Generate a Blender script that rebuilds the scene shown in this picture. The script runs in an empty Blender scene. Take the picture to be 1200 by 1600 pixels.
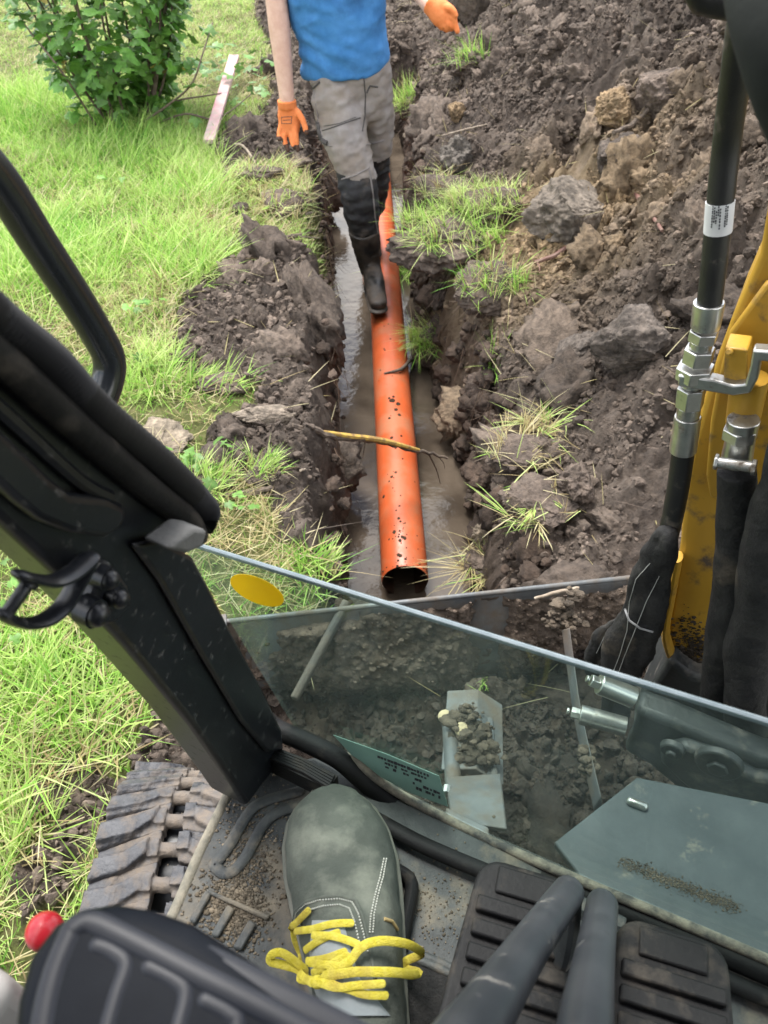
import bpy, math, random
import numpy as np
from mathutils import Vector, Matrix
from mathutils.bvhtree import BVHTree

S = bpy.context.scene
COL = S.collection
rad = math.radians
random.seed(7)

# ------------------------------------------------------------------ camera
F = 1232.0                       # focal length in pixels of the 1200x1600 photograph
CAMH = 1.5
PITCH = rad(45)
cam_d = bpy.data.cameras.new('camera')
cam = bpy.data.objects.new('camera', cam_d)
COL.objects.link(cam)
cam.location = (0, 0, CAMH)
cam.rotation_euler = (math.pi / 2 - PITCH, 0, 0)
cam_d.sensor_fit = 'VERTICAL'
cam_d.sensor_height = 24
cam_d.sensor_width = 18
cam_d.lens = 24 * F / 1600
cam_d.clip_start = 0.02
cam_d.clip_end = 500
cam_d.dof.use_dof = True
cam_d.dof.focus_distance = 1.1
cam_d.dof.aperture_fstop = 7.6
S.camera = cam

# ------------------------------------------------------------------ sky and sun
SUN_EL, SUN_AZ = rad(66), rad(-30)      # azimuth from +Y towards +X
w = bpy.data.worlds.new('World')
S.world = w
w.use_nodes = True
nt = w.node_tree
nt.nodes.clear()
out = nt.nodes.new('ShaderNodeOutputWorld')
bg = nt.nodes.new('ShaderNodeBackground')
sky = nt.nodes.new('ShaderNodeTexSky')
sky.sky_type = 'NISHITA'
sky.sun_disc = False
sky.sun_elevation = SUN_EL
sky.sun_rotation = SUN_AZ
sky.dust_density = 2.0
tc = nt.nodes.new('ShaderNodeTexCoord')
cl = nt.nodes.new('ShaderNodeTexNoise')
cl.inputs['Scale'].default_value = 3.4
cl.inputs['Detail'].default_value = 9
ramp = nt.nodes.new('ShaderNodeValToRGB')
ramp.color_ramp.elements[0].position = 0.42
ramp.color_ramp.elements[1].position = 0.54
mix = nt.nodes.new('ShaderNodeMixRGB')
mix.inputs[2].default_value = (11.4, 11.3, 11.2, 1)
nt.links.new(tc.outputs['Generated'], cl.inputs['Vector'])
nt.links.new(cl.outputs['Fac'], ramp.inputs['Fac'])
nt.links.new(ramp.outputs['Color'], mix.inputs[0])
nt.links.new(sky.outputs['Color'], mix.inputs[1])
nt.links.new(mix.outputs['Color'], bg.inputs['Color'])
bg.inputs['Strength'].default_value = 0.115
nt.links.new(bg.outputs['Background'], out.inputs['Surface'])

sun_d = bpy.data.lights.new('sun', 'SUN')
sun_d.energy = 2.3
sun_d.angle = rad(22)
sun_d.color = (1.0, 0.97, 0.93)
sun = bpy.data.objects.new('sun', sun_d)
COL.objects.link(sun)
sdir = Vector((math.sin(SUN_AZ) * math.cos(SUN_EL), math.cos(SUN_AZ) * math.cos(SUN_EL), math.sin(SUN_EL)))
sun.rotation_euler = sdir.to_track_quat('Z', 'Y').to_euler()

S.view_settings.view_transform = 'Standard'
S.view_settings.look = 'None'
S.view_settings.exposure = 1.48
S.view_settings.gamma = 1
S.render.engine = 'CYCLES'
S.cycles.max_bounces = 8
S.cycles.transparent_max_bounces = 12
S.cycles.use_denoising = True

# ------------------------------------------------------------------ helpers: photo rays
CP, SP = math.cos(PITCH), math.sin(PITCH)
def ray(px, py):
    u = (px - 600) / F; v = (800 - py) / F
    return Vector((u, CP + v * SP, -SP + v * CP))
def P(px, py, t):                       # at depth t along the viewing axis
    return Vector((0, 0, CAMH)) + ray(px, py) * t
def Pz(px, py, z):
    d = ray(px, py); return P(px, py, (z - CAMH) / d.z)
def Py(px, py, y):
    d = ray(px, py); return P(px, py, y / d.y)
# the cab is turned to the right of the photograph: its own right and forward directions
CR = Vector((.891, -.454, 0)); CF = Vector((.454, .891, 0)); CO = Vector((-.095, .457, 0))
def Pn(px, py, off=0.0):                # on the plane of the front window (+ is further out)
    d = ray(px, py); return P(px, py, (.364 + off) / d.dot(CF))
def Pm(px, py, off=0.0):                # on the plane of the cab's left side (+ is further in)
    d = ray(px, py); return P(px, py, (-.30 + off) / d.dot(CR))
def C(a, b, z):                         # cab coordinates
    p = CO + CR * a + CF * b; p.z = z; return p

# ------------------------------------------------------------------ helpers: noise
def _hash(ix, iy, iz, seed):
    h = (ix.astype(np.int64) * 374761393 + iy.astype(np.int64) * 668265263 + iz.astype(np.int64) * 1274126177 + seed * 974634599) & 0xffffffff
    h = ((h ^ (h >> 13)) * 1103515245) & 0xffffffff
    h = ((h ^ (h >> 16)) * 2246822519) & 0xffffffff
    h = h ^ (h >> 15)
    return (h & 0xffffff) / float(0x7fffff) - 1.0
def vnoise(p, seed=0):
    p = np.asarray(p, float)
    i = np.floor(p); f = p - i; f = f * f * f * (f * (f * 6 - 15) + 10)
    i = i.astype(np.int64)
    x, y, z = i[:, 0], i[:, 1], i[:, 2]; fx, fy, fz = f[:, 0], f[:, 1], f[:, 2]
    r = 0
    for dx in (0, 1):
        wx = fx if dx else 1 - fx
        for dy in (0, 1):
            wy = fy if dy else 1 - fy
            for dz in (0, 1):
                wz = fz if dz else 1 - fz
                r = r + wx * wy * wz * _hash(x + dx, y + dy, z + dz, seed)
    return r
def fbm(p, octaves=4, seed=0, gain=.5, lac=2.03):
    p = np.asarray(p, float); a = 1.0; r = 0; tot = 0
    for o in range(octaves):
        r = r + a * vnoise(p, seed + o * 17); tot += a; a *= gain; p = p * lac + 3.1
    return r / tot
def n2(x, y, s, seed=0, octaves=3):
    return fbm(np.stack([x * s, y * s, np.zeros_like(x) + .37], 1), octaves, seed)
def sstep(a, b, x):
    t = np.clip((x - a) / (b - a), 0, 1); return t * t * (3 - 2 * t)

# ------------------------------------------------------------------ helpers: meshes and objects
def np_mesh(name, v, quads=None, tris=None, smooth=True):
    me = bpy.data.meshes.new(name)
    v = np.ascontiguousarray(v, dtype=np.float32)
    me.vertices.add(len(v)); me.vertices.foreach_set('co', v.ravel())
    lv = []; ls = []; n = 0
    for arr, k in ((quads, 4), (tris, 3)):
        if arr is None or len(arr) == 0: continue
        a = np.ascontiguousarray(arr, dtype=np.int32)
        lv.append(a.ravel()); ls.append(n + np.arange(len(a), dtype=np.int32) * k); n += a.size
    lv = np.concatenate(lv); ls = np.concatenate(ls)
    me.loops.add(len(lv)); me.loops.foreach_set('vertex_index', lv)
    me.polygons.add(len(ls)); me.polygons.foreach_set('loop_start', ls)
    me.update(calc_edges=True)
    me.polygons.foreach_set('use_smooth', np.full(len(ls), smooth, dtype=bool))
    return me
def col_attr(me, name, c):              # c: N x 3 per vertex
    a = me.color_attributes.new(name, 'FLOAT_COLOR', 'POINT')
    cc = np.ones((len(c), 4), np.float32); cc[:, :3] = c
    a.data.foreach_set('color', cc.ravel())
def tag(o, label=None, cat=None, group=None, kind=None):
    if label: o['label'] = label
    if cat: o['category'] = cat
    if group: o['group'] = group
    if kind: o['kind'] = kind
    return o
def empty(name, loc, label, cat, group=None):
    o = bpy.data.objects.new(name, None); COL.objects.link(o)
    o.location = loc; o.empty_display_size = .1
    return tag(o, label, cat, group)
def link(name, me, mats, parent=None, origin=None):
    o = bpy.data.objects.new(name, me); COL.objects.link(o)
    for m in (mats if isinstance(mats, (list, tuple)) else [mats]): me.materials.append(m)
    if parent is not None:
        o.parent = parent
        if parent.type == 'EMPTY': o.matrix_parent_inverse = Matrix.Translation(-Vector(parent.location))
    elif origin is not None:
        me.transform(Matrix.Translation(-Vector(origin))); o.location = origin
    return o
def catmull(pts, k):
    pts = [Vector(p) for p in pts]
    if k <= 1 or len(pts) < 3: return pts
    o = []
    n = len(pts)
    for i in range(n - 1):
        p0 = pts[max(i - 1, 0)]; p1 = pts[i]; p2 = pts[i + 1]; p3 = pts[min(i + 2, n - 1)]
        for j in range(k):
            t = j / k
            o.append(.5 * ((2 * p1) + (p2 - p0) * t + (2 * p0 - 5 * p1 + 4 * p2 - p3) * t * t + (3 * p1 - p0 - 3 * p2 + p3) * t ** 3))
    o.append(pts[-1]); return o
def lerp_list(vals, n):
    x = np.linspace(0, len(vals) - 1, n); v = np.array(vals, float)
    if v.ndim == 1: return np.interp(x, np.arange(len(v)), v)
    return np.stack([np.interp(x, np.arange(len(v)), v[:, i]) for i in range(v.shape[1])], 1)
class MB:
    def __init__(s): s.v = []; s.f = []; s.m = []
    def add(s, vs, fs, mi=0):
        b = len(s.v); s.v += [tuple(p) for p in vs]
        s.f += [tuple(i + b for i in f) for f in fs]; s.m += [mi] * len(fs); return s
    def tube(s, pts, r, n=12, k=1, up=None, mi=0, dome=False):
        """r: radius, list of radii, or list of (a, b): a across, b along the up vector"""
        path = catmull(pts, k); m = len(path)
        if isinstance(r, (int, float)): r = [r, r]
        if isinstance(r, tuple): r = [r, r]
        rr = [(q, q) if not isinstance(q, (tuple, list)) else tuple(q) for q in r]
        rr = lerp_list(rr, m)
        if dome:                         # rounded ends
            t0 = (path[0] - path[1]).normalized(); t1 = (path[-1] - path[-2]).normalized()
            a0, b0 = rr[0]; a1, b1 = rr[-1]
            e0 = [(path[0] + t0 * max(a0, b0) * .9 * q, math.sqrt(max(0, 1 - q * q)) ) for q in (.97, .8, .5)]
            e1 = [(path[-1] + t1 * max(a1, b1) * .9 * q, math.sqrt(max(0, 1 - q * q))) for q in (.5, .8, .97)]
            path = [e[0] for e in e0] + path + [e[0] for e in e1]
            rr = np.array([(a0 * e[1], b0 * e[1]) for e in e0] + [tuple(q) for q in rr] + [(a1 * e[1], b1 * e[1]) for e in e1])
            m = len(path)
        vs = []; fs = []; ref = None
        for i, p in enumerate(path):
            t = (path[min(i + 1, m - 1)] - path[max(i - 1, 0)])
            if t.length < 1e-9: t = Vector((0, 0, 1))
            t.normalize()
            if up is not None: b = Vector(up) - t * t.dot(Vector(up))
            else:
                if ref is None: ref = Vector((0, 0, 1)) if abs(t.z) < .9 else Vector((0, 1, 0))
                b = ref - t * t.dot(ref)
            if b.length < 1e-6: b = Vector((1, 0, 0)) - t * t.x
            b.normalize(); ref = b; a = t.cross(b)
            for j in range(n):
                q = 2 * math.pi * j / n
                vs.append(p + a * (math.cos(q) * rr[i][0]) + b * (math.sin(q) * rr[i][1]))
        for i in range(m - 1):
            for j in range(n):
                fs.append((i * n + j, i * n + (j + 1) % n, (i + 1) * n + (j + 1) % n, (i + 1) * n + j))
        fs.append(tuple(reversed(range(n)))); fs.append(tuple((m - 1) * n + j for j in range(n)))
        return s.add(vs, fs, mi)
    def prism(s, poly, vec, mi=0):
        vec = Vector(vec); n = len(poly); poly = [Vector(p) for p in poly]
        vs = poly + [p + vec for p in poly]
        fs = [tuple(reversed(range(n))), tuple(range(n, 2 * n))] + [(i, (i + 1) % n, n + (i + 1) % n, n + i) for i in range(n)]
        nrm = Vector((0, 0, 0))
        for i in range(n): nrm += poly[i].cross(poly[(i + 1) % n])
        if nrm.dot(vec) < 0: fs = [tuple(reversed(f)) for f in fs]
        return s.add(vs, fs, mi)
    def box(s, c, ax, ay, az, mi=0):     # half-axes as vectors
        c = Vector(c); ax, ay, az = Vector(ax), Vector(ay), Vector(az)
        return s.prism([c - ax - ay - az, c + ax - ay - az, c + ax + ay - az, c - ax + ay - az], az * 2, mi)
    def ell(s, c, rx, ry, rz, nu=16, nv=10, axes=None, mi=0):
        c = Vector(c); A = axes or (Vector((1, 0, 0)), Vector((0, 1, 0)), Vector((0, 0, 1)))
        vs = []; fs = []
        for i in range(nv + 1):
            th = math.pi * i / nv
            for j in range(nu):
                ph = 2 * math.pi * j / nu
                vs.append(c + A[0] * (rx * math.sin(th) * math.cos(ph)) + A[1] * (ry * math.sin(th) * math.sin(ph)) + A[2] * (rz * math.cos(th)))
        for i in range(nv):
            for j in range(nu):
                fs.append((i * nu + j, (i + 1) * nu + j, (i + 1) * nu + (j + 1) % nu, i * nu + (j + 1) % nu))
        return s.add(vs, fs, mi)
    def hexa(s, a, b, r, mi=0):          # hexagonal nut from a to b
        return s.tube([a, b], r, 6, mi=mi)
    def mesh(s, name, smooth=True):
        me = bpy.data.meshes.new(name); me.from_pydata(s.v, [], s.f); me.update()
        me.polygons.foreach_set('material_index', s.m)
        me.polygons.foreach_set('use_smooth', [smooth] * len(s.f)); return me
    def build(s, name, mats, parent=None, smooth=True, bevel=0, origin=None, sharp=40, seg=2):
        me = s.mesh(name, smooth)
        if smooth: me.set_sharp_from_angle(angle=rad(sharp))
        o = link(name, me, mats, parent, origin)
        if bevel:
            b = o.modifiers.new('bevel', 'BEVEL'); b.width = bevel; b.segments = seg; b.limit_method = 'ANGLE'; b.angle_limit = rad(35)
        return o
def fuse(mb, voxel, iters=6, name='fused'):
    """melt overlapping closed shapes into one continuous surface"""
    me = mb.mesh('tmp'); o = bpy.data.objects.new('tmp', me); COL.objects.link(o)
    r = o.modifiers.new('r', 'REMESH'); r.mode = 'VOXEL'; r.voxel_size = voxel
    sm = o.modifiers.new('s', 'SMOOTH'); sm.factor = .5; sm.iterations = iters
    dg = bpy.context.evaluated_depsgraph_get()
    ev = o.evaluated_get(dg)
    m2 = bpy.data.meshes.new_from_object(ev, depsgraph=dg); m2.name = name
    bpy.data.objects.remove(o); bpy.data.meshes.remove(me)
    m2.materials.clear()
    m2.polygons.foreach_set('use_smooth', [True] * len(m2.polygons))
    return m2
def get_v(me):
    a = np.zeros(len(me.vertices) * 3, np.float32); me.vertices.foreach_get('co', a); return a.reshape(-1, 3).astype(float)
def get_n(me):
    a = np.zeros(len(me.vertices) * 3, np.float32); me.vertices.foreach_get('normal', a); return a.reshape(-1, 3).astype(float)
def set_v(me, v):
    me.vertices.foreach_set('co', np.ascontiguousarray(v, np.float32).ravel()); me.update()
def split_mesh(me, mask_fn):
    """two meshes: faces whose centre fails / meets mask_fn"""
    v = [tuple(p.co) for p in me.vertices]; outs = []
    sel = [mask_fn(p.center) for p in me.polygons]
    for want in (False, True):
        mp = {}; vs = []; fs = []
        for p, q in zip(me.polygons, sel):
            if q != want: continue
            f = []
            for i in p.vertices:
                if i not in mp: mp[i] = len(vs); vs.append(v[i])
                f.append(mp[i])
            fs.append(f)
        m = bpy.data.meshes.new(me.name); m.from_pydata(vs, [], fs); m.update()
        m.polygons.foreach_set('use_smooth', [True] * len(fs)); outs.append(m)
    return outs
def bvh_of(me): return BVHTree.FromPolygons([tuple(v.co) for v in me.vertices], [tuple(p.vertices) for p in me.polygons])
def hit(bvh, px, py, lift=0.0, fallback=None):
    d = ray(px, py).normalized()
    h = bvh.ray_cast(Vector((0, 0, CAMH)), d)
    if h[0] is None: return fallback
    n = h[1] if h[1].dot(d) < 0 else -h[1]
    return h[0] + n * lift
def drape(bvh, pts, lift, k=4):
    """follow a photographed line over the surface of a thing"""
    o = []
    for i in range(len(pts) - 1):
        for j in range(k):
            t = j / k
            o.append((pts[i][0] + (pts[i + 1][0] - pts[i][0]) * t, pts[i][1] + (pts[i + 1][1] - pts[i][1]) * t))
    o.append(pts[-1])
    return [q for q in (hit(bvh, x, y, lift) for x, y in o) if q is not None]

# ------------------------------------------------------------------ helpers: materials
def lk(nt, a, b): nt.links.new(a, b)
def mat(name, c1, c2=None, scale=12, rough=.6, metal=0, bump=0, bscale=60, dust=None, damt=.4, dscale=9, coat=0, spec=.5,
        attr=None, detail=6, r2=None, transl=0, sss=0, lo=.38, hi=.62, bdist=.004, upw=0.0):
    m = bpy.data.materials.new(name); m.use_nodes = True
    nt = m.node_tree; b = nt.nodes['Principled BSDF']
    tc = nt.nodes.new('ShaderNodeTexCoord')
    def noise(sc, det=detail):
        n = nt.nodes.new('ShaderNodeTexNoise'); n.inputs['Scale'].default_value = sc; n.inputs['Detail'].default_value = det
        n.inputs['Roughness'].default_value = .62
        lk(nt, tc.outputs['Object'], n.inputs['Vector']); return n
    def ramp(src, a, z):
        r = nt.nodes.new('ShaderNodeMapRange'); r.inputs[1].default_value = a; r.inputs[2].default_value = z
        lk(nt, src, r.inputs[0]); return r.outputs[0]
    def mx(f, a, z):
        q = nt.nodes.new('ShaderNodeMixRGB')
        for s, x in ((0, f), (1, a), (2, z)):
            if hasattr(x, 'is_linked'): lk(nt, x, q.inputs[s])
            elif s == 0: q.inputs[0].default_value = x
            else: q.inputs[s].default_value = (*x, 1)
        return q.outputs[0]
    col = None
    if attr:
        a = nt.nodes.new('ShaderNodeAttribute'); a.attribute_name = attr; col = a.outputs['Color']
        if c2 is not None:
            n = noise(scale); q = nt.nodes.new('ShaderNodeMixRGB'); q.blend_type = 'MULTIPLY'; q.inputs[0].default_value = 1
            lk(nt, col, q.inputs[1]); lk(nt, mx(ramp(n.outputs['Fac'], lo, hi), c1, c2), q.inputs[2]); col = q.outputs[0]
    elif c2 is not None:
        n = noise(scale); col = mx(ramp(n.outputs['Fac'], lo, hi), c1, c2)
    fac = None
    if dust is not None:
        n = noise(dscale, 8); fac = ramp(n.outputs['Fac'], .62 - damt * .5, .72 - damt * .2)
        if upw:
            g = nt.nodes.new('ShaderNodeNewGeometry'); sx = nt.nodes.new('ShaderNodeSeparateXYZ'); lk(nt, g.outputs['Normal'], sx.inputs[0])
            mu = nt.nodes.new('ShaderNodeMath'); mu.operation = 'MULTIPLY'; lk(nt, fac, mu.inputs[0]); lk(nt, ramp(sx.outputs[2], 1 - upw, 1), mu.inputs[1]); fac = mu.outputs[0]
        col = mx(fac, col if col is not None else c1, dust)
    if col is not None: lk(nt, col, b.inputs['Base Color'])
    else: b.inputs['Base Color'].default_value = (*c1, 1)
    b.inputs['Roughness'].default_value = rough
    if r2 is not None or fac is not None:
        rr = nt.nodes.new('ShaderNodeMapRange'); rr.inputs[3].default_value = rough; rr.inputs[4].default_value = r2 if r2 is not None else .9
        lk(nt, fac if fac is not None else noise(scale * 2).outputs['Fac'], rr.inputs[0]); lk(nt, rr.outputs[0], b.inputs['Roughness'])
    b.inputs['Metallic'].default_value = metal
    b.inputs['Specular IOR Level'].default_value = spec
    b.inputs['Coat Weight'].default_value = coat
    if bump:
        n = noise(bscale, 8); bp = nt.nodes.new('ShaderNodeBump'); bp.inputs['Strength'].default_value = bump; bp.inputs['Distance'].default_value = bdist
        lk(nt, n.outputs['Fac'], bp.inputs['Height']); lk(nt, bp.outputs['Normal'], b.inputs['Normal'])
    if transl:
        t = nt.nodes.new('ShaderNodeBsdfTranslucent'); ms = nt.nodes.new('ShaderNodeMixShader'); ms.inputs[0].default_value = transl
        if col is not None: lk(nt, col, t.inputs['Color'])
        else: t.inputs['Color'].default_value = (*c1, 1)
        lk(nt, b.outputs[0], ms.inputs[1]); lk(nt, t.outputs[0], ms.inputs[2]); lk(nt, ms.outputs[0], nt.nodes['Material Output'].inputs['Surface'])
    return m
# =================================================================== the ground
def pip(x, y, poly):
    inside = np.zeros(x.shape, bool); n = len(poly)
    for i in range(n):
        x0, y0 = poly[i]; x1, y1 = poly[(i + 1) % n]
        c = ((y0 > y) != (y1 > y)) & (x < (x1 - x0) * (y - y0) / (y1 - y0 + 1e-12) + x0)
        inside ^= c
    return inside
def wpoly(pts, z=0.02): return [tuple(Pz(px, py, z)[:2]) for px, py in pts]
SOIL_POLYS = [wpoly(q) for q in (
    [(325, 225), (380, 200), (430, 195), (490, 200), (540, 260), (520, 300), (450, 240), (400, 250), (360, 290), (345, 265)],
    [(395, -60), (395, 10), (425, 60), (430, 130), (400, 195), (490, 200), (640, 220), (660, -60)],
    [(500, 372), (440, 385), (380, 400), (330, 430), (290, 470), (275, 530), (290, 580), (345, 590), (400, 600), (395, 640), (330, 650),
     (320, 690), (315, 715), (390, 740), (430, 750), (440, 800), (430, 835), (470, 862), (510, 880), (560, 960), (570, 380)],
    [(255, 1110), (330, 1120), (380, 1230), (250, 1240), (225, 1180)],
    [(60, 1230), (140, 1190), (215, 1215), (150, 1290), (110, 1390), (40, 1440), (20, 1400), (70, 1310)])]
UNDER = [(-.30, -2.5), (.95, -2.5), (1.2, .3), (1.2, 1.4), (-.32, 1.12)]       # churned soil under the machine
YR = [.2, 1.77, 2.4, 3.1, 4.1, 5.2, 6.2]; XR = [.31, .29, .27, .16, .09, .13, .20]
def xl_of(y): return -.10 - .075 * (y - 1.77)
def xr_of(y): return np.interp(y, YR, XR)
def soil_mask(x, y):
    wx = x + .06 * n2(x, y, 7, 5) + .03 * n2(x, y, 22, 6); wy = y + .07 * n2(x, y, 6, 8) + .03 * n2(x, y, 20, 9)
    m = np.zeros(x.shape, bool)
    for q in SOIL_POLYS: m |= pip(wx, wy, q)
    m |= pip(wx, wy, UNDER)
    right = (wx > xl_of(wy) - .03) & (wx < xr_of(wy) + 3.2) & (wy > .9) & (wy < 9.5)
    return m | right
def trench_mask(x, y):
    yy = y
    nl = .045 * n2(x * .3, y, 4, 11, 3) + .010 * n2(x * .3, y, 24, 12, 2)
    nr = .055 * n2(x * .3, y, 3.4, 13, 3) + .016 * n2(x * .3, y, 19, 14, 2)
    xl = xl_of(yy) + nl; xr = xr_of(yy) + nr
    return sstep(xl - .125, xl + .005, x) * (1 - sstep(xr - .02, xr + .13, x)) * sstep(.92, 1.16, y) * (1 - sstep(5.7, 6.0, y))
def heap(x, y):
    d = x - (xr_of(y) + .06)
    top = .84 + .10 * np.sin(y * 1.3 + .6)
    return top * sstep(-.08, 1.35, d) * (1 - sstep(1.7, 3.3, d)) * sstep(1.0, 1.75, y) * (1 - sstep(8, 9.5, y))
def ground_h(x, y, sm=None):
    x = np.asarray(x, float); y = np.asarray(y, float)
    if sm is None: sm = soil_mask(x, y).astype(float)
    t = trench_mask(x, y)
    far = np.exp(-np.maximum(0, np.hypot(x, y - 3) - 7) / 6)
    lawn = .03 * n2(x, y, 1.6, 21) + .012 * n2(x, y, 7, 22)
    hp = heap(x, y)
    rough = .026 * n2(x, y, 5.5, 31, 4) + .045 * np.abs(n2(x, y, 10, 32, 2)) + .048 * np.abs(n2(x, y, 22, 36, 2)) + .030 * np.abs(n2(x, y, 44, 33, 2)) - .03
    big = .13 * n2(x, y, 2.6, 34, 3) * sstep(.05, .4, hp) + (.20 * np.abs(n2(x, y, 4.6, 35, 2)) + .12 * np.abs(n2(x, y, 10, 37, 2)) - .07) * sstep(.02, .3, hp)
    top = lawn * (.4 + .6 * far) * (1 - .6 * sm) + sm * (rough + .015) + hp + big
    under = ((x > -.3) & (x < 1.1) & (y < 1.0)) * -.03
    bottom = -.68 + .04 * n2(x, y, 5, 41) + .015 * n2(x, y, 18, 42)
    return (top + under) * (1 - t) + bottom * t
def T(px, py, lift=0.0):                 # where a line of sight meets the ground
    d = ray(px, py); ts = np.linspace(.9, 9.5, 1400)
    x = d.x * ts; y = d.y * ts; z = CAMH + d.z * ts
    h = ground_h(x, y); k = np.argmax(z < h)
    p = P(px, py, float(ts[k])); p.z = float(h[k]) + lift; return p
def Hz(x, y): return float(ground_h(np.array([x]), np.array([y]))[0])

def spaced(parts):
    o = [parts[0][0]]
    for a, b, st in parts:
        n = max(1, int(round((b - a) / st))); o += list(np.linspace(a, b, n + 1)[1:])
    return np.array(o)
sx = spaced([(-60, -20, 8), (-20, -6, 1.5), (-6, -3.4, .2), (-3.4, -1.0, .02), (-1.0, -.18, .0095), (-.18, .04, .0045), (.04, .24, .015),
             (.24, .62, .007), (.62, 2.0, .0095), (2.0, 2.2, .0125), (2.2, 3.4, .03), (3.4, 6, .2), (6, 20, 1.5), (20, 60, 8)])
sy = spaced([(-60, -20, 8), (-20, -4, 1.5), (-4, .2, .12), (.2, 3.6, .0090), (3.6, 4.2, .0105), (4.2, 6.6, .014), (6.6, 9.5, .03), (9.5, 14, .3), (14, 26, 1.5), (26, 60, 8)])
gs, gy = np.meshgrid(sx, sy)
gx = gs + np.where(np.abs(gy) < 12, xl_of(gy), xl_of(np.sign(gy) * 12))
x = gx.ravel(); y = gy.ravel()
sm = soil_mask(x, y).astype(float)
z = ground_h(x, y, sm)
# rough the steep trench walls sideways so that they are not smooth ramps
tm = trench_mask(x, y); wall = np.clip(4 * tm * (1 - tm), 0, 1)
pz = np.stack([x * 2, y, z], 1)
x2 = x + wall * (.055 * fbm(pz * 7, 3, 51) + .030 * np.abs(fbm(pz * 24, 3, 52)) + .012 * fbm(pz * 60, 2, 54))
y2 = y + wall * .012 * fbm(pz * 30, 2, 53)
gv = np.stack([x2, y2, z], 1)
ny, nx = gx.shape
idx = np.arange(nx * ny).reshape(ny, nx)
quads = np.stack([idx[:-1, :-1].ravel(), idx[:-1, 1:].ravel(), idx[1:, 1:].ravel(), idx[1:, :-1].ravel()], 1)
gme = np_mesh('ground', gv, quads)
sandc = Pz(880, 240, .45)
sand = np.exp(-(((x - sandc.x) / .42) ** 2 + ((y - sandc.y) / .42) ** 2)) * (1.0 + 1.2 * n2(x, y, 5, 61))
wet = np.clip(tm * 1.1 + .7 * pip(x, y, UNDER) * (y > .3), 0, 1)  # wet trench soil, plus machine shade painted into the ground beneath it
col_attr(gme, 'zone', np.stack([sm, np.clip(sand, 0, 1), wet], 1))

def ground_material():
    m = bpy.data.materials.new('soil and thatch'); m.use_nodes = True; nt = m.node_tree; b = nt.nodes['Principled BSDF']
    at = nt.nodes.new('ShaderNodeAttribute'); at.attribute_name = 'zone'
    sp = nt.nodes.new('ShaderNodeSeparateColor'); lk(nt, at.outputs['Color'], sp.inputs[0])
    tc = nt.nodes.new('ShaderNodeTexCoord')
    def noise(sc, det=7, rg=.65):
        n = nt.nodes.new('ShaderNodeTexNoise'); n.inputs['Scale'].default_value = sc; n.inputs['Detail'].default_value = det; n.inputs['Roughness'].default_value = rg
        lk(nt, tc.outputs['Object'], n.inputs['Vector']); return n.outputs['Fac']
    def rmp(src, pts):
        r = nt.nodes.new('ShaderNodeValToRGB'); e = r.color_ramp.elements
        while len(e) < len(pts): e.new(.5)
        for q, (p, c) in zip(e, pts): q.position = p; q.color = (*c, 1)
        lk(nt, src, r.inputs[0]); return r.outputs[0]
    def mx(f, a, c, bt='MIX'):
        q = nt.nodes.new('ShaderNodeMixRGB'); q.blend_type = bt
        for s, v in ((0, f), (1, a), (2, c)):
            if hasattr(v, 'is_linked'): lk(nt, v, q.inputs[s])
            elif s == 0: q.inputs[0].default_value = v
            else: q.inputs[s].default_value = (*v, 1)
        return q.outputs[0]
    soil = rmp(noise(4.5), [(.3, (.048, .037, .030)), (.5, (.122, .096, .078)), (.7, (.225, .183, .150))])
    soil = mx(rmp(noise(38), [(.35, (.45, .45, .45)), (.65, (1.15, 1.12, 1.08))]), (0, 0, 0), soil) if False else mx(.75, soil, rmp(noise(38), [(.35, (.5, .5, .5)), (.65, (1.2, 1.17, 1.13))]), 'MULTIPLY')
    sandcol = rmp(noise(14), [(.35, (.20, .14, .075)), (.65, (.36, .27, .16))])
    soil = mx(sp.outputs[1], soil, sandcol)
    wet_shade = rmp(noise(9), [(.35, (.040, .026, .018)), (.65, (.105, .070, .047))])
    soil = mx(sp.outputs[2], soil, wet_shade)
    lawn = rmp(noise(22), [(.32, (.055, .045, .022)), (.5, (.13, .15, .04)), (.68, (.24, .21, .10))])
    col = mx(sp.outputs[0], lawn, soil)
    lk(nt, col, b.inputs['Base Color'])
    rr = nt.nodes.new('ShaderNodeMapRange'); rr.inputs[3].default_value = .93; rr.inputs[4].default_value = .55
    lk(nt, sp.outputs[2], rr.inputs[0]); lk(nt, rr.outputs[0], b.inputs['Roughness'])
    b.inputs['Specular IOR Level'].default_value = .35
    b1 = nt.nodes.new('ShaderNodeBump'); b1.inputs['Strength'].default_value = 1.0; b1.inputs['Distance'].default_value = .016; lk(nt, noise(60, 9, .75), b1.inputs['Height'])
    b2 = nt.nodes.new('ShaderNodeBump'); b2.inputs['Strength'].default_value = 1.0; b2.inputs['Distance'].default_value = .035; lk(nt, noise(17, 8, .7), b2.inputs['Height']); lk(nt, b2.outputs['Normal'], b1.inputs['Normal'])
    lk(nt, b1.outputs['Normal'], b.inputs['Normal'])
    return m
GROUND = ground_material()
g = link('ground', gme, GROUND); tag(g, kind='structure')

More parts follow.
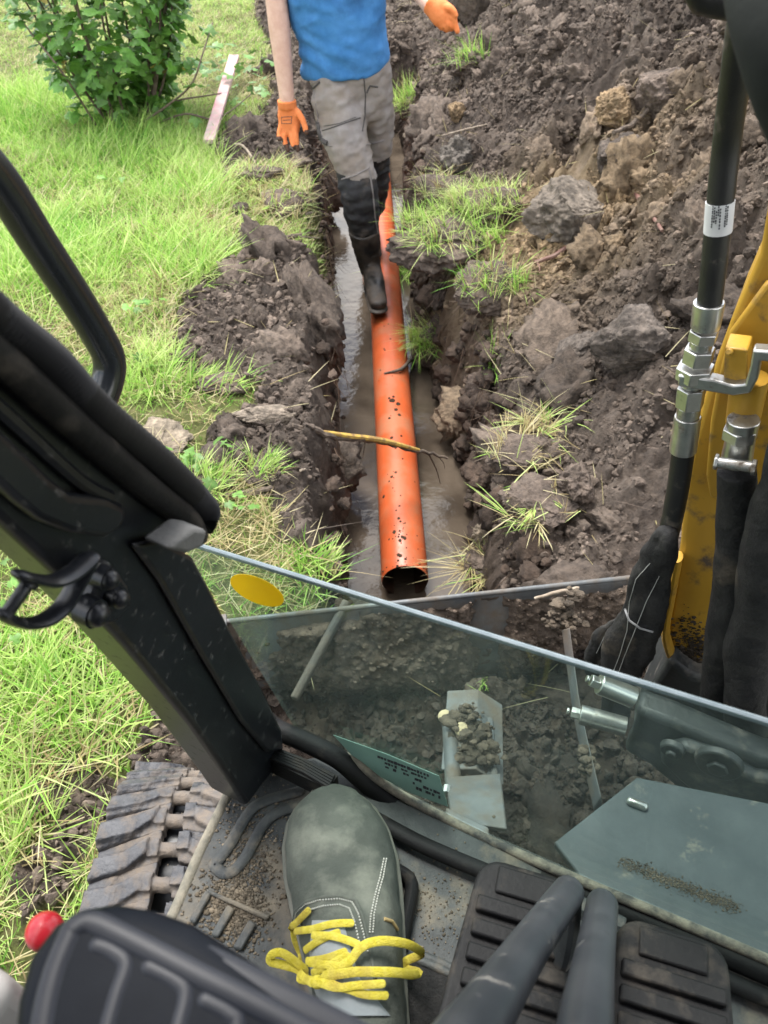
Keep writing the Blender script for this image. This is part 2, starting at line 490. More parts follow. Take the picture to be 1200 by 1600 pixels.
# water in the trench
WZ = -.528
wy = np.arange(.85, 6.1, .05); wx = np.linspace(-.14, .50, 20)
ws, wyy = np.meshgrid(wx, wy); wxx = ws + xl_of(wyy)
wi = np.arange(ws.size).reshape(ws.shape)
wq = np.stack([wi[:-1, :-1].ravel(), wi[:-1, 1:].ravel(), wi[1:, 1:].ravel(), wi[1:, :-1].ravel()], 1)
wme = np_mesh('trench_water', np.stack([wxx.ravel(), wyy.ravel(), np.full(ws.size, WZ)], 1), wq)
def water_material():
    m = bpy.data.materials.new('muddy water'); m.use_nodes = True; nt = m.node_tree; b = nt.nodes['Principled BSDF']
    tc = nt.nodes.new('ShaderNodeTexCoord')
    n = nt.nodes.new('ShaderNodeTexNoise'); n.inputs['Scale'].default_value = 4; n.inputs['Detail'].default_value = 6; lk(nt, tc.outputs['Object'], n.inputs['Vector'])
    r = nt.nodes.new('ShaderNodeValToRGB'); r.color_ramp.elements[0].position = .35; r.color_ramp.elements[0].color = (.040, .031, .023, 1)
    r.color_ramp.elements[1].position = .65; r.color_ramp.elements[1].color = (.105, .083, .062, 1)
    lk(nt, n.outputs['Fac'], r.inputs[0]); lk(nt, r.outputs[0], b.inputs['Base Color'])
    b.inputs['Roughness'].default_value = .02; b.inputs['IOR'].default_value = 1.33; b.inputs['Specular IOR Level'].default_value = 1.0
    n2_ = nt.nodes.new('ShaderNodeTexNoise'); n2_.inputs['Scale'].default_value = 20; n2_.inputs['Detail'].default_value = 6; lk(nt, tc.outputs['Object'], n2_.inputs['Vector'])
    bp = nt.nodes.new('ShaderNodeBump'); bp.inputs['Strength'].default_value = .22; bp.inputs['Distance'].default_value = .012
    lk(nt, n2_.outputs['Fac'], bp.inputs['Height']); lk(nt, bp.outputs['Normal'], b.inputs['Normal'])
    return m
tag(link('trench_water', wme, water_material()), kind='structure')

# ------------------------------------------------------------------ crumbs and clods of earth
def ico(sub):
    import bmesh
    bm = bmesh.new(); bmesh.ops.create_icosphere(bm, subdivisions=sub, radius=1)
    v = np.array([p.co[:] for p in bm.verts]); f = np.array([[q.index for q in p.verts] for p in bm.faces]); bm.free(); return v, f
def lumps(sub, count, seed, rough=.42, sc=1.5):
    v, f = ico(sub); o = []
    for k in range(count):
        d = 1 + rough * fbm(v * sc + k * 7.7, 3, seed + k) + .22 * fbm(v * sc * 3.1 + k, 2, seed + 50 + k)
        q = v * d[:, None]
        for c in range(4 if sub >= 3 else 9):                                   # broken faces: cut flat here and there
            nrm = np.random.default_rng(seed * 31 + k * 5 + c).normal(size=3); nrm /= np.linalg.norm(nrm)
            s = q @ nrm; lim = (.64 if sub >= 3 else .52) + .05 * c
            q = q - np.clip(s - lim, 0, None)[:, None] * nrm * .85
        if sub >= 3: q = q * (1 + .42 * np.abs(fbm(v * 4 + k, 2, seed + 70 + k)) + .42 * np.abs(fbm(v * 9 + k, 3, seed + 90 + k)))[:, None]
        o.append(q * np.array([1.1, .95, .62]))
    return o, f
SOILC = mat('crumbly soil', (.55, .55, .55), (1.15, 1.13, 1.1), scale=45, attr='tint', rough=.93, bump=.9, bscale=75, bdist=.010, spec=.3, lo=.36, hi=.64)
def soil_tint(x, y, rng, n):
    c = np.array([.128, .101, .082]) * (0.62 + .75 * rng.random((n, 1)))
    c *= (1 + .55 * n2(x, y, 1.5, 71)[:, None] + .35 * n2(x, y, 5, 72)[:, None])
    c *= np.where(pip(x, y, UNDER) & (y < 1.1), .42, 1.0)[:, None]  # crumbs tinted darker to paint in the shade under the machine
    s = np.clip(np.exp(-(((x - sandc.x) / .40) ** 2 + ((y - sandc.y) / .40) ** 2)) * (1.0 + .9 * n2(x, y, 5, 61)), 0, 1)[:, None]
    return c * (1 - s) + np.array([.27, .195, .115]) * (.7 + .6 * rng.random((n, 1))) * s
def clod_field(name, n, rmin, rmax, power, sub, seed, xr, yr, dens, sink=.15, flat=False):
    rng = np.random.default_rng(seed)
    x = rng.uniform(*xr, n * 4); y = rng.uniform(*yr, n * 4)
    keep = soil_mask(x, y) & (trench_mask(x, y) < .8) & (dens(x, y) > rng.random(n * 4)) & (x < .62 * (y + .9)) & (x > -.5 * y - .8)
    x = x[keep][:n]; y = y[keep][:n]; n = len(x)
    r = rmin * (1 - rng.random(n) * (1 - (rmin / rmax) ** power)) ** (-1 / power)
    z = ground_h(x, y) + r * sink
    protos, f = lumps(sub, 14, seed)
    vs = np.zeros((n, len(protos[0]), 3)); k = rng.integers(0, 14, n)
    q = rng.normal(size=(n, 4)); q /= np.linalg.norm(q, axis=1)[:, None]
    a, b, c, d = q.T
    R = np.stack([1 - 2 * (c * c + d * d), 2 * (b * c - a * d), 2 * (b * d + a * c), 2 * (b * c + a * d), 1 - 2 * (b * b + d * d), 2 * (c * d - a * b),
                  2 * (b * d - a * c), 2 * (c * d + a * b), 1 - 2 * (b * b + c * c)], 1).reshape(n, 3, 3)
    P0 = np.array(protos)[k]
    vs = np.einsum('nij,nkj->nki', R, P0) * r[:, None, None] + np.stack([x, y, z], 1)[:, None]
    nv = len(protos[0])
    tris = (f[None] + (np.arange(n) * nv)[:, None, None]).reshape(-1, 3)
    me = np_mesh(name, vs.reshape(-1, 3), tris=tris, smooth=not flat)
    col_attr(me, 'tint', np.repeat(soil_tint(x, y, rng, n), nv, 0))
    return tag(link(name, me, SOILC), kind='stuff')
one = lambda x, y: np.where(x > xl_of(y), .50 + .9 * n2(x, y, 3, 80), .30 + .5 * n2(x, y, 4, 82))
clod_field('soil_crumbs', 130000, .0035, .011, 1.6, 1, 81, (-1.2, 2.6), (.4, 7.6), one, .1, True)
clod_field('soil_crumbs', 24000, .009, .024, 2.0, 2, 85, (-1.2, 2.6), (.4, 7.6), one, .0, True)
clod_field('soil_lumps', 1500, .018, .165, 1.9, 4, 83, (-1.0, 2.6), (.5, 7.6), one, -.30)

# lumps and root tatters that break up the steep trench walls
def wall_lumps(name, n, right, rmin, rmax, seed):
    rg = np.random.default_rng(seed); y = rg.uniform(.95, 5.6, n); z = rg.uniform(-.50, .03, n); q = (z + .55) / .6
    x = (xr_of(y) + .02 + .085 * q) if right else (xl_of(y) - .055 * q - .01)
    x = x + rg.normal(0, .012, n); r = rmin * (1 - rg.random(n) * (1 - (rmin / rmax) ** 2)) ** -.5
    pr, f = lumps(3, 10, seed); k = rg.integers(0, 10, n); nv = len(pr[0])
    vs = np.array(pr)[k] * r[:, None, None] * np.array([.7, 1.1, 1.0]) + np.stack([x, y, z], 1)[:, None]
    me = np_mesh(name, vs.reshape(-1, 3), tris=(f[None] + (np.arange(n) * nv)[:, None, None]).reshape(-1, 3))
    col_attr(me, 'tint', np.repeat(np.array([[.070, .050, .038]]) * rg.uniform(.5, 1.5, (n, 1)), nv, 0)); return tag(link(name, me, SOILC), kind='stuff')
wall_lumps('wall_crumbs', 800, True, .010, .075, 91)
wall_lumps('wall_crumbs', 220, False, .008, .030, 92)
# =================================================================== grass
def blades(root, L, wd, az, lean, curl, rng):
    n = len(root); s = np.array([0, .36, .72, 1.0])
    d = np.stack([np.cos(az), np.sin(az), np.zeros(n)], 1); side = np.stack([-np.sin(az + .6), np.cos(az + .6), np.zeros(n)], 1)
    hor = (lean[:, None] * s + curl[:, None] * s * s); hor = np.clip(hor, 0, 1.4)
    ver = s[None] * np.sqrt(np.clip(1 - np.clip(lean + .5 * curl, 0, .985) ** 2, .03, 1))[:, None] - .25 * (curl * np.clip(lean + curl - .6, 0, 1))[:, None] * s * s
    pts = root[:, None] + d[:, None] * (hor * L[:, None])[:, :, None] + np.array([0, 0, 1.0]) * (ver * L[:, None])[:, :, None]
    wds = np.array([.8, 1.0, .65])
    v = np.zeros((n, 7, 3))
    for i in range(3):
        v[:, 2 * i] = pts[:, i] - side * (wd * wds[i])[:, None]; v[:, 2 * i + 1] = pts[:, i] + side * (wd * wds[i])[:, None]
    v[:, 6] = pts[:, 3]
    b = (np.arange(n) * 7)[:, None]
    q = np.concatenate([b + np.array([[0, 1, 3, 2]]), b + np.array([[2, 3, 5, 4]])]); t = b + np.array([[4, 5, 6]])
    return v.reshape(-1, 3), q, t
GREENS = np.array([[.13, .325, .040], [.255, .475, .075], [.41, .575, .14], [.55, .63, .26]])
STRAW = np.array([[.44, .38, .18], [.54, .48, .28], [.32, .25, .12]])
def blade_mat():
    m = mat('grass blades', (1, 1, 1), attr='tint', rough=.5, spec=.35, transl=.42)
    return m
GRASS = blade_mat()
def grass_obj(name, v, q, t, cols, parent=None, kind=None, origin=None):
    me = np_mesh(name, v, q, t); col_attr(me, 'tint', np.repeat(cols, 7, 0))
    o = link(name, me, GRASS, parent, origin)
    return tag(o, kind=kind)
def pick(rng, n, yellow):
    """per blade colours; yellow 0..1 pushes towards pale"""
    k = np.clip(rng.normal(1.2, .8, n) + yellow * 1.4, 0, 2.999); i = k.astype(int); f = (k - i)[:, None]
    return (GREENS[i] * (1 - f) + GREENS[i + 1] * f) * (.85 + .35 * rng.random((n, 1)))
rng = np.random.default_rng(101)
N = 680000
NT_ = N // 16
ty = rng.uniform(.1, 8.6, NT_); tx = rng.uniform(-5.4, .1, NT_); tid = rng.integers(0, NT_, N); loose = rng.random(N) < .40
tr_ = rng.uniform(.008, .030, NT_); taz = rng.uniform(0, 6.28, NT_); tln = np.abs(rng.normal(0, .25, NT_)); tL = rng.uniform(.6, 1.5, NT_); tcol = rng.normal(0, .28, NT_)
ra = rng.uniform(0, 6.28, N); rq = np.sqrt(rng.random(N))
y = np.where(loose, rng.uniform(.1, 8.6, N), ty[tid] + np.sin(ra) * rq * tr_[tid]); x = np.where(loose, rng.uniform(-5.4, .1, N), tx[tid] + np.cos(ra) * rq * tr_[tid])
dist = np.hypot(np.hypot(x, y), 1.5)
ok = (x > -.50 * y - .85) & (~soil_mask(x, y)) & (x < xl_of(y) - .03)
dn = n2(x, y, 3.2, 103, 4); dn2 = n2(x, y, 11, 104, 3)
LUSH = [(Pz(px, py, 0), r) for px, py, r in ((200, 240, .50), (310, 310, .30), (330, 245, .25), (290, 430, .28), (60, 1100, .22), (130, 1120, .16), (20, 1260, .2), (60, 420, .5), (260, 390, .25), (500, 890, .08), (230, 590, .12), (20, 180, .5))]
PALE = [(Pz(px, py, 0), r) for px, py, r in ((410, 310, .34), (300, 360, .22), (60, 530, .3), (100, 520, .3), (400, 860, .12), (250, 470, .2), (200, 1010, .12), (120, 1200, .2), (380, 130, .4), (240, 1000, .15), (300, 760, .15), (380, 820, .15))]
def spots(x, y, S_):
    r = np.zeros_like(x)
    for p, q in S_: r = np.maximum(r, np.exp(-((x - p.x) ** 2 + (y - p.y) ** 2) / (q * q)))
    return r
lush = spots(x, y, LUSH); pale = spots(x, y, PALE)
dens = np.clip(.66 + .8 * dn + .45 * dn2 + .7 * lush - .2 * pale, .22, 1) * np.clip(1.25 - .06 * dist, .6, 1)
ok &= rng.random(N) < dens
x, y, lush, pale, dn, dn2, tid, loose, ra, rq = (a[ok] for a in (x, y, lush, pale, dn, dn2, tid, loose, ra, rq)); n = len(x)
root = np.stack([x, y, ground_h(x, y, np.zeros(n)) - .004], 1)
L = (.018 + .035 * rng.random(n)) * (1 + .7 * dn) * np.where(loose, .8, tL[tid]) + lush * (.04 + .11 * rng.random(n)) * np.where(loose, .7, tL[tid])
straw = rng.random(n) < np.clip(.15 + .36 * pale - .18 * lush + .42 * dn2, .03, .85)
lean = np.abs(rng.normal(.30, .22, n)); curl = np.abs(rng.normal(.35, .25, n))
flat = straw & (rng.random(n) < .75)
lean[flat] = rng.uniform(.9, .98, flat.sum()); curl[flat] = 0; L[flat] = rng.uniform(.04, .13, flat.sum()); root[flat, 2] += rng.uniform(.005, .03, flat.sum())
az = np.where(loose, rng.uniform(0, 2 * math.pi, n), np.where(rng.random(n) < .5, taz[tid] + rng.normal(0, .5, n), ra)); lean = np.where(loose | flat, lean, np.clip(lean * .6 + .4 * rq + tln[tid], 0, .95))
az[flat] = rng.uniform(0, 6.28, flat.sum())
wd = rng.uniform(.0008, .0018, n) * (1 + .5 * lush)
cols = pick(rng, n, .35 * pale + .34 + .9 * dn + np.where(loose, 0, tcol[tid]))
cols[straw] = STRAW[rng.integers(0, 3, straw.sum())] * (.75 + .45 * rng.random((straw.sum(), 1)))
v, q, t = blades(root, L, wd, az, lean, curl, rng)
grass_obj('lawn_grass', v, q, t, cols, kind='stuff')
print('blades', n)
# loose straw, roots and clippings lying on the dug soil
N = 5200
x = rng.uniform(-1.0, 2.4, N); y = rng.uniform(.9, 7.4, N)
k = soil_mask(x, y) & (trench_mask(x, y) < .4) & (x < .6 * (y + .8)) & (rng.random(N) < np.clip(.35 + .9 * n2(x, y, 2.2, 120) + .5 * np.exp(-((x - xr_of(y) - .15) / .2) ** 2), 0.03, 1))
x = x[k]; y = y[k]; n = len(x)
root = np.stack([x, y, ground_h(x, y) + rng.uniform(.012, .04, n)], 1)
L = rng.uniform(.03, .16, n) ; cols = np.where(rng.random((n, 1)) < .55, STRAW[rng.integers(0, 3, n)], np.array([[.10, .07, .05]])) * rng.uniform(.6, 1.1, (n, 1))
v, q, t = blades(root, L, rng.uniform(.0009, .0019, n), rng.uniform(0, 6.28, n), rng.uniform(.8, .97, n), rng.uniform(0, .3, n), rng)
grass_obj('loose_straw', v, q, t, cols, kind='stuff')

# ------------------------------------------------------------------ lumps of turf and big clods (each a thing of its own)
def lump(seed, r, c, rough=.45, sub=6, sc=1.4, squash=(1, 1, 1), fine=.16):
    v, f = ico(sub); rg = np.random.default_rng(seed)
    d = 1 + rough * fbm(v * sc + seed, 3, seed) + fine * fbm(v * 5 + seed, 3, seed + 9) + fine * .35 * fbm(v * 15, 2, seed + 3)
    p = v * d[:, None]
    for k in range(5):
        nm = rg.normal(size=3); nm /= np.linalg.norm(nm); s = p @ nm
        p = p - np.clip(s - rg.uniform(.55, .85), 0, None)[:, None] * nm * .8
    p = p * (1 + .10 * np.abs(fbm(v * 9 + seed, 3, seed + 21)) + .045 * np.abs(fbm(v * 24 + seed, 2, seed + 22)))[:, None]
    p = p * np.array(squash) * r + np.array(c)
    return p, f
def lump_obj(name, seed, r, c, m, tint, parent=None, **kw):
    p, f = lump(seed, r, c, **kw); me = np_mesh(name, p, tris=f)
    rg = np.random.default_rng(seed)
    col_attr(me, 'tint', np.tile(np.array(tint), (len(p), 1)) * (1 + .6 * fbm(p * 14, 4, seed) + .35 * fbm(p * 60, 2, seed + 1))[:, None])
    return link(name, me, m, parent, None if parent else tuple(c))
BROWN = (.125, .098, .080); DARK = (.095, .077, .064); GREY = (.15, .136, .12); SANDY = (.26, .185, .11)
def clod(px, py, r, label, tint=BROWN, seed=1, sink=.35, **kw):
    c = T(px, py); c.z += r * (.7 - sink)
    o = lump_obj('soil_clod', seed, r, c, SOILC, tint, **kw)
    return tag(o, label, 'soil clod', 'big clods on the spoil heap')
clod(897, 338, .150, 'largest grey clod of earth, broad as a boulder, on the spoil heap', (.160, .135, .110), 3, .72, squash=(1.05, .9, .8), fine=.12)
clod(958, 262, .085, 'smaller dark clod just behind the boulder-sized grey one', DARK, 4, .3)
clod(985, 545, .10, 'smooth dark clod with cut faces low on the heap beside the hose', (.10, .084, .072), 5, .75, fine=.05)
clod(905, 553, .070, 'squarish dark clod left of the smooth cut clod', (.10, .084, .072), 6, .65, fine=.06)
clod(908, 592, .030, 'small flat grey stone-like clod under the smooth cut clod', GREY, 7, .2, squash=(1.4, 1, .6))
clod(712, 187, .042, 'pale sandy clod lying near the person by the turf tuft', SANDY, 8, .2)
clod(955, 195, .075, 'sandy yellowish clod high on the heap', SANDY, 9, .3)
clod(1030, 175, .10, 'brown clod at the top of the heap next to the boom', BROWN, 10, .3)
clod(745, 90, .05, 'small dark clod near the pointing glove', DARK, 11, .3)
clod(715, 255, .085, 'grey-brown crumbly clod right of the person knees', (.13, .115, .10), 12, .5)
clod(420, 655, .055, 'light grey-brown clod on the left trench edge', (.21, .175, .14), 13, .45, squash=(1.5, .8, .6))
clod(245, 690, .075, 'flat pale lump of dried earth in the grass beside the cab pillar', (.24, .20, .15), 14, .55, squash=(1.1, 1, .45))
clod(600 + 150, 615, .05, 'crumbly brown clod on the right trench rim', BROWN, 15, .3)
clod(690, 480, .045, 'dark clod under the overhanging turf', DARK, 16, .2)
clod(895, 775, .06, 'brown clod under the dry grass low on the heap', BROWN, 17, .3)
clod(755, 850, .045, 'pale torn clod on the right trench rim nearest the machine', (.20, .165, .125), 18, .2, squash=(.8, .7, 1.2))
clod(375, 335, .035, 'small brown clod in the pale grass left of the trench', (.12, .095, .08), 19, .2)

def turf(px, py, r, nb, L, label, seed, fallaz=None, spread=1.0, yellow=.3, strawf=.15, squash=(1.2, 1, .7), body=True, lift=0.0, droop=.35):
    c = T(px, py); c.z += r * .25 + lift
    e = empty('turf_clump', c, label, 'turf clump', 'torn turf around the trench')
    rg = np.random.default_rng(seed)
    if body:
        p, f = lump(seed, r, c, rough=.5, sub=6, squash=squash); me = np_mesh('soil_root', p, tris=f)
        col_attr(me, 'tint', np.tile(np.array(BROWN), (len(p), 1)) * (1 + .4 * fbm(p * 14, 3, seed))[:, None]); link('soil_root', me, SOILC, e)
    th = rg.uniform(0, 6.28, nb); rr = np.sqrt(rg.random(nb)) * r * spread
    bx = np.cos(th) * rr * squash[0]; by = np.sin(th) * rr * squash[1]
    bz = (np.sqrt(np.clip(1 - (rr / (r * spread * 1.15)) ** 2, 0, 1)) * r * squash[2] * .85 if body else 0 * bx)
    root = np.stack([c.x + bx, c.y + by, c.z + bz - .01], 1)
    nt_ = max(4, nb // 9); ti = rg.integers(0, nt_, nb); tx_, ty_ = bx[:nt_].copy(), by[:nt_].copy()
    gather = rg.random(nb) < .75
    nx_ = np.where(gather, tx_[ti] + rg.normal(0, .006, nb), bx); ny_ = np.where(gather, ty_[ti] + rg.normal(0, .006, nb), by)
    rr = np.hypot(nx_ / squash[0], ny_ / squash[1]); th = np.arctan2(ny_, nx_)
    bz = (np.sqrt(np.clip(1 - (rr / (r * spread * 1.15)) ** 2, 0, 1)) * r * squash[2] * .8 if body else 0 * bx)
    root = np.stack([c.x + nx_, c.y + ny_, c.z + bz - .012], 1)
    base_az = th[:nt_] + rg.normal(0, .9, nt_) if fallaz is None else rg.normal(fallaz, .75, nt_)
    az = np.where(gather, base_az[ti] + rg.normal(0, .35, nb), rg.uniform(0, 6.28, nb))
    tl_ = np.abs(rg.normal(droop, .3, nt_)); tk = rg.uniform(.45, 1.25, nt_); L = L * tk[ti]
    ln = np.abs(rg.normal(tl_[ti], .15)); cu = np.abs(rg.normal(.55, .35, nb))
    cc = pick(rg, nb, yellow) * rg.uniform(.8, 1.2, nt_)[ti][:, None]; st = rg.random(nb) < np.clip(strawf + rg.normal(0, .3, nt_), 0, 1)[ti]
    cc[st] = STRAW[rg.integers(0, 3, st.sum())]
    v, q, t = blades(root, L * rg.uniform(.5, 1.15, nb), rg.uniform(.0009, .0021, nb), az, np.clip(ln, 0, .95), cu, rg)
    grass_obj('grass_blades', v, q, t, cc, e)
    if body:
        m_n = nb // 5 + 20; th = rg.uniform(0, 6.28, m_n); rt = np.stack([c.x + np.cos(th) * r * .85 * squash[0], c.y + np.sin(th) * r * .85 * squash[1], c.z + rg.uniform(-.3, .3, m_n) * r], 1)
        v, q, t = blades(rt, rg.uniform(.02, .09, m_n), rg.uniform(.0006, .0013, m_n), th + rg.normal(0, .5, m_n), np.abs(rg.normal(.35, .2, m_n)), rg.uniform(0, .5, m_n), rg)
        v = v.reshape(m_n, 7, 3); v[:, :, 2] = 2 * rt[:, None, 2] - v[:, :, 2]
        grass_obj('root_fibres', v.reshape(-1, 3), q, t, np.array([[.13, .095, .065]]) * rg.uniform(.4, 1.8, (m_n, 1)), e)
    return e
turf(705, 412, .17, 950, .12, 'biggest overhanging slab of turf with long grass drooping over the pipe', 31, math.pi * 1.08, 1.05, .5, .15, (1.25, 1.1, .55), lift=.06, droop=.5)
turf(640, 445, .075, 300, .15, 'small sod at the trench rim whose long blades hang over the boot and pipe', 50, math.pi * 1.15, 1.1, .4, .1, (1, 1, .6), lift=.05, droop=.65)
turf(760, 350, .12, 800, .10, 'bright short-grass turf slab behind the overhanging one', 32, math.pi * .9, 1.1, .9, .1, (1.2, .9, .5), lift=.04)
turf(672, 560, .085, 420, .13, 'ragged turf piece hanging down the right trench wall', 33, math.pi * 1.2, 1.1, .3, .2, (1, 1.1, .8), lift=.05, droop=.6)
turf(768, 470, .11, 380, .11, 'turf piece with dark green upright blades at the foot of the big slab', 34, math.pi * 1.45, 1.0, 0, .3, (1.1, .8, .8))
turf(772, 575, .04, 110, .13, 'small splayed grass tuft alone on the brown slope', 35, None, 1.0, -.2, .05, body=False, droop=.5)
turf(645, 185, .10, 330, .16, 'turf tuft right behind the person thigh', 36, math.pi * 1.2, 1.0, .4, .1, lift=.03)
turf(735, 118, .10, 260, .13, 'dark turf tuft far up the heap below the glove', 37, math.pi * 1.15, 1.0, 0, .1, lift=.02)
turf(855, 660, .05, 90, .12, 'sparse yellowing tuft in mid slope', 38, None, 1.0, .8, .45, body=False, droop=.55)
turf(815, 720, .085, 170, .085, 'dry straw-coloured turf on the lower slope', 39, None, 1.2, 1.0, .8, (1.2, 1, .5), droop=.6)
turf(838, 800, .075, 130, .08, 'half-dry turf low on the slope with a few green blades', 40, math.pi * 1.1, 1.2, .7, .65, (1.2, 1, .6), droop=.6)
turf(755, 890, .07, 200, .13, 'bundle of dry straw at the corner of the trench by the blade', 41, math.pi * 1.2, 1.2, 1.0, .95, (1, 1, .5), droop=.7)
turf(690, 300, .09, 280, .10, 'flattened dry grass on the right bank beside the knees', 42, None, 1.2, 1.0, .7, (1.2, 1.4, .4), droop=.7)
turf(345, 605, .06, 180, .09, 'green tuft lying on the left soil bank', 43, .1, 1.3, .3, .1, (1.4, .8, .4), droop=.65)
turf(408, 742, .045, 150, .09, 'little bright tuft on the left bank by the root', 44, .3, 1.1, .5, .15, (1, 1, .5))
turf(335, 755, .06, 230, .10, 'leafy green tuft between pillar and left bank', 45, .6, 1.2, .5, .05, (1, 1, .4))
turf(500, 890, .045, 140, .085, 'tall grass tuft at the trench edge just above the glass', 46, 1.2, 1.2, .6, .1, (1, 1, .4), droop=.2)
turf(410, 285, .10, 420, .09, 'pale matted turf on the left rim near the hanging glove', 47, None, 1.3, 1.0, .6, (1.2, 1, .4), droop=.7)
turf(445, 320, .10, 420, .09, 'pale matted turf on the left rim closest to the knees', 48, None, 1.3, 1.0, .5, (1, 1.3, .4), droop=.7)
turf(770, 1075, .05, 130, .11, 'green tuft on the ground behind the dozer blade', 49, math.pi * 1.3, 1.0, .5, .1, (1, 1, .5), droop=.45)
# loose sod of soil at the left edge of the trench

# root tatters hanging from the cut edges of the trench
rg = np.random.default_rng(131); n = 900
y = rg.uniform(1.2, 5.6, n); rt = rg.random(n) < .55
x = np.where(rt, xr_of(y) + .07 + rg.normal(0, .015, n), xl_of(y) - .035 + rg.normal(0, .012, n))
k = rg.random(n) < np.clip(.5 + 1.2 * n2(x, y, 3, 132), .05, 1); x, y, rt = x[k], y[k], rt[k]; n = len(x)
root = np.stack([x, y, rg.uniform(-.10, .01, n)], 1)
v, q, t = blades(root, rg.uniform(.05, .22, n), rg.uniform(.0007, .0016, n), np.where(rt, math.pi, 0) + rg.normal(0, .8, n), np.abs(rg.normal(.2, .12, n)), rg.uniform(.0, .5, n), rg)
v = v.reshape(n, 7, 3); v[:, :, 2] = 2 * root[:, None, 2] - v[:, :, 2]; v = v.reshape(-1, 3)
grass_obj('hanging_roots', v, q, t, np.array([[.10, .07, .05]]) * rg.uniform(.4, 2.2, (n, 1)), kind='stuff')
# =================================================================== currant bush
def add_leaves(name, pos, nrm, size, cols, parent, rng, m):
    """lobed currant leaves; one mesh"""
    ang = np.array([-90, -62, -40, -22, 8, 30, 48, 66, 90, 114, 132, 150, 172, 202, 220, 242]); rr = np.array([.12, .52, .62, .50, .80, .66, .54, .84, 1.0, .84, .54, .66, .80, .50, .62, .52])
    ox = rr * np.cos(np.radians(ang)); oy = rr * np.sin(np.radians(ang)) + .15
    oz = -.22 * np.abs(ox) ** 1.2 - .10 * oy ** 2 + .06 * np.cos(np.radians(ang) * 5)
    prof = np.concatenate([[[0, .15, 0.03]], np.stack([ox, oy, oz], 1)]); k = len(ang); n = len(pos)
    nrm = nrm / np.linalg.norm(nrm, axis=1)[:, None]
    r = rng.normal(size=(n, 3)); r[:, 2] -= .6
    yv = r - nrm * (r * nrm).sum(1)[:, None]; yv /= np.linalg.norm(yv, axis=1)[:, None]; xv = np.cross(yv, nrm)
    pr = prof[None] * (1 + .12 * rng.normal(size=(n, k + 1, 1)))
    v = pos[:, None] + (pr[:, :, :1] * xv[:, None] + pr[:, :, 1:2] * yv[:, None] + pr[:, :, 2:] * nrm[:, None]) * size[:, None, None]
    t = np.array([[0, 1 + i, 1 + (i + 1) % k] for i in range(k)])
    tris = (t[None] + (np.arange(n) * (k + 1))[:, None, None]).reshape(-1, 3)
    me = np_mesh(name, v.reshape(-1, 3), tris=tris); col_attr(me, 'tint', np.repeat(cols, k + 1, 0))
    return link(name, me, m, parent)
LEAF = mat('currant leaf', (.8, .8, .8), (1.15, 1.15, 1.1), scale=60, attr='tint', rough=.42, spec=.45, transl=.25, bump=.25, bscale=140)
BARK = mat('bark', (.07, .048, .035), (.16, .12, .09), scale=40, rough=.85, bump=.6, bscale=120)
rng = np.random.default_rng(201)
bb = Pz(205, 192, 0)
bush = empty('currant_bush', (bb.x, bb.y, 0), 'leafy green currant bush growing in the lawn at the top left', 'bush')
mbst = MB(); lp = []; ln_ = []
for i in range(26):
    a = rng.uniform(0, 6.28); h = rng.uniform(.75, 1.25); o = rng.uniform(.05, .48)
    p0 = Vector((bb.x + .10 * math.cos(a), bb.y + .10 * math.sin(a), -.02))
    p1 = p0 + Vector((math.cos(a) * o * .45, math.sin(a) * o * .45, h * .4)); p2 = p0 + Vector((math.cos(a) * o + rng.normal(0, .05), math.sin(a) * o + rng.normal(0, .05), h))
    path = catmull([p0, p1, p2], 8); mbst.tube(path, [.008, .006, .003], 6)
    for q in range(38):
        s = rng.uniform(.10, 1); c = path[min(int(s * (len(path) - 1)), len(path) - 1)]
        off = Vector(rng.normal(0, 1, 3)) * .075
        lp.append(c + off)
for i in range(480):                                       # outer shell of the crown
    d = rng.normal(size=3); d /= np.linalg.norm(d); r = rng.uniform(.75, 1.02)
    q = Vector((bb.x - .04 + d[0] * .42 * r, bb.y + d[1] * .40 * r, .62 + d[2] * .55 * r))
    if q.z > .10 and (q.z > .22 or rng.random() < .5): lp.append(q)
lp = np.array([tuple(p) for p in lp]); lp = lp[lp[:, 2] > .06]
cen = np.array([bb.x, bb.y, .45]); nn = (lp - cen) * np.array([.6, .6, .4]) + rng.normal(0, .25, lp.shape); nn[:, 2] += .55; 
cc = np.array([.10, .235, .045]) * rng.uniform(.65, 1.5, (len(lp), 1)) + np.array([.03, .03, .0]) * rng.random((len(lp), 1))
yl = rng.random(len(lp)) < .02; cc[yl] = (.45, .36, .10)
add_leaves('foliage', lp, nn, rng.uniform(.034, .066, len(lp)), cc, bush, rng, LEAF)
mbst.build('stems', BARK, bush)
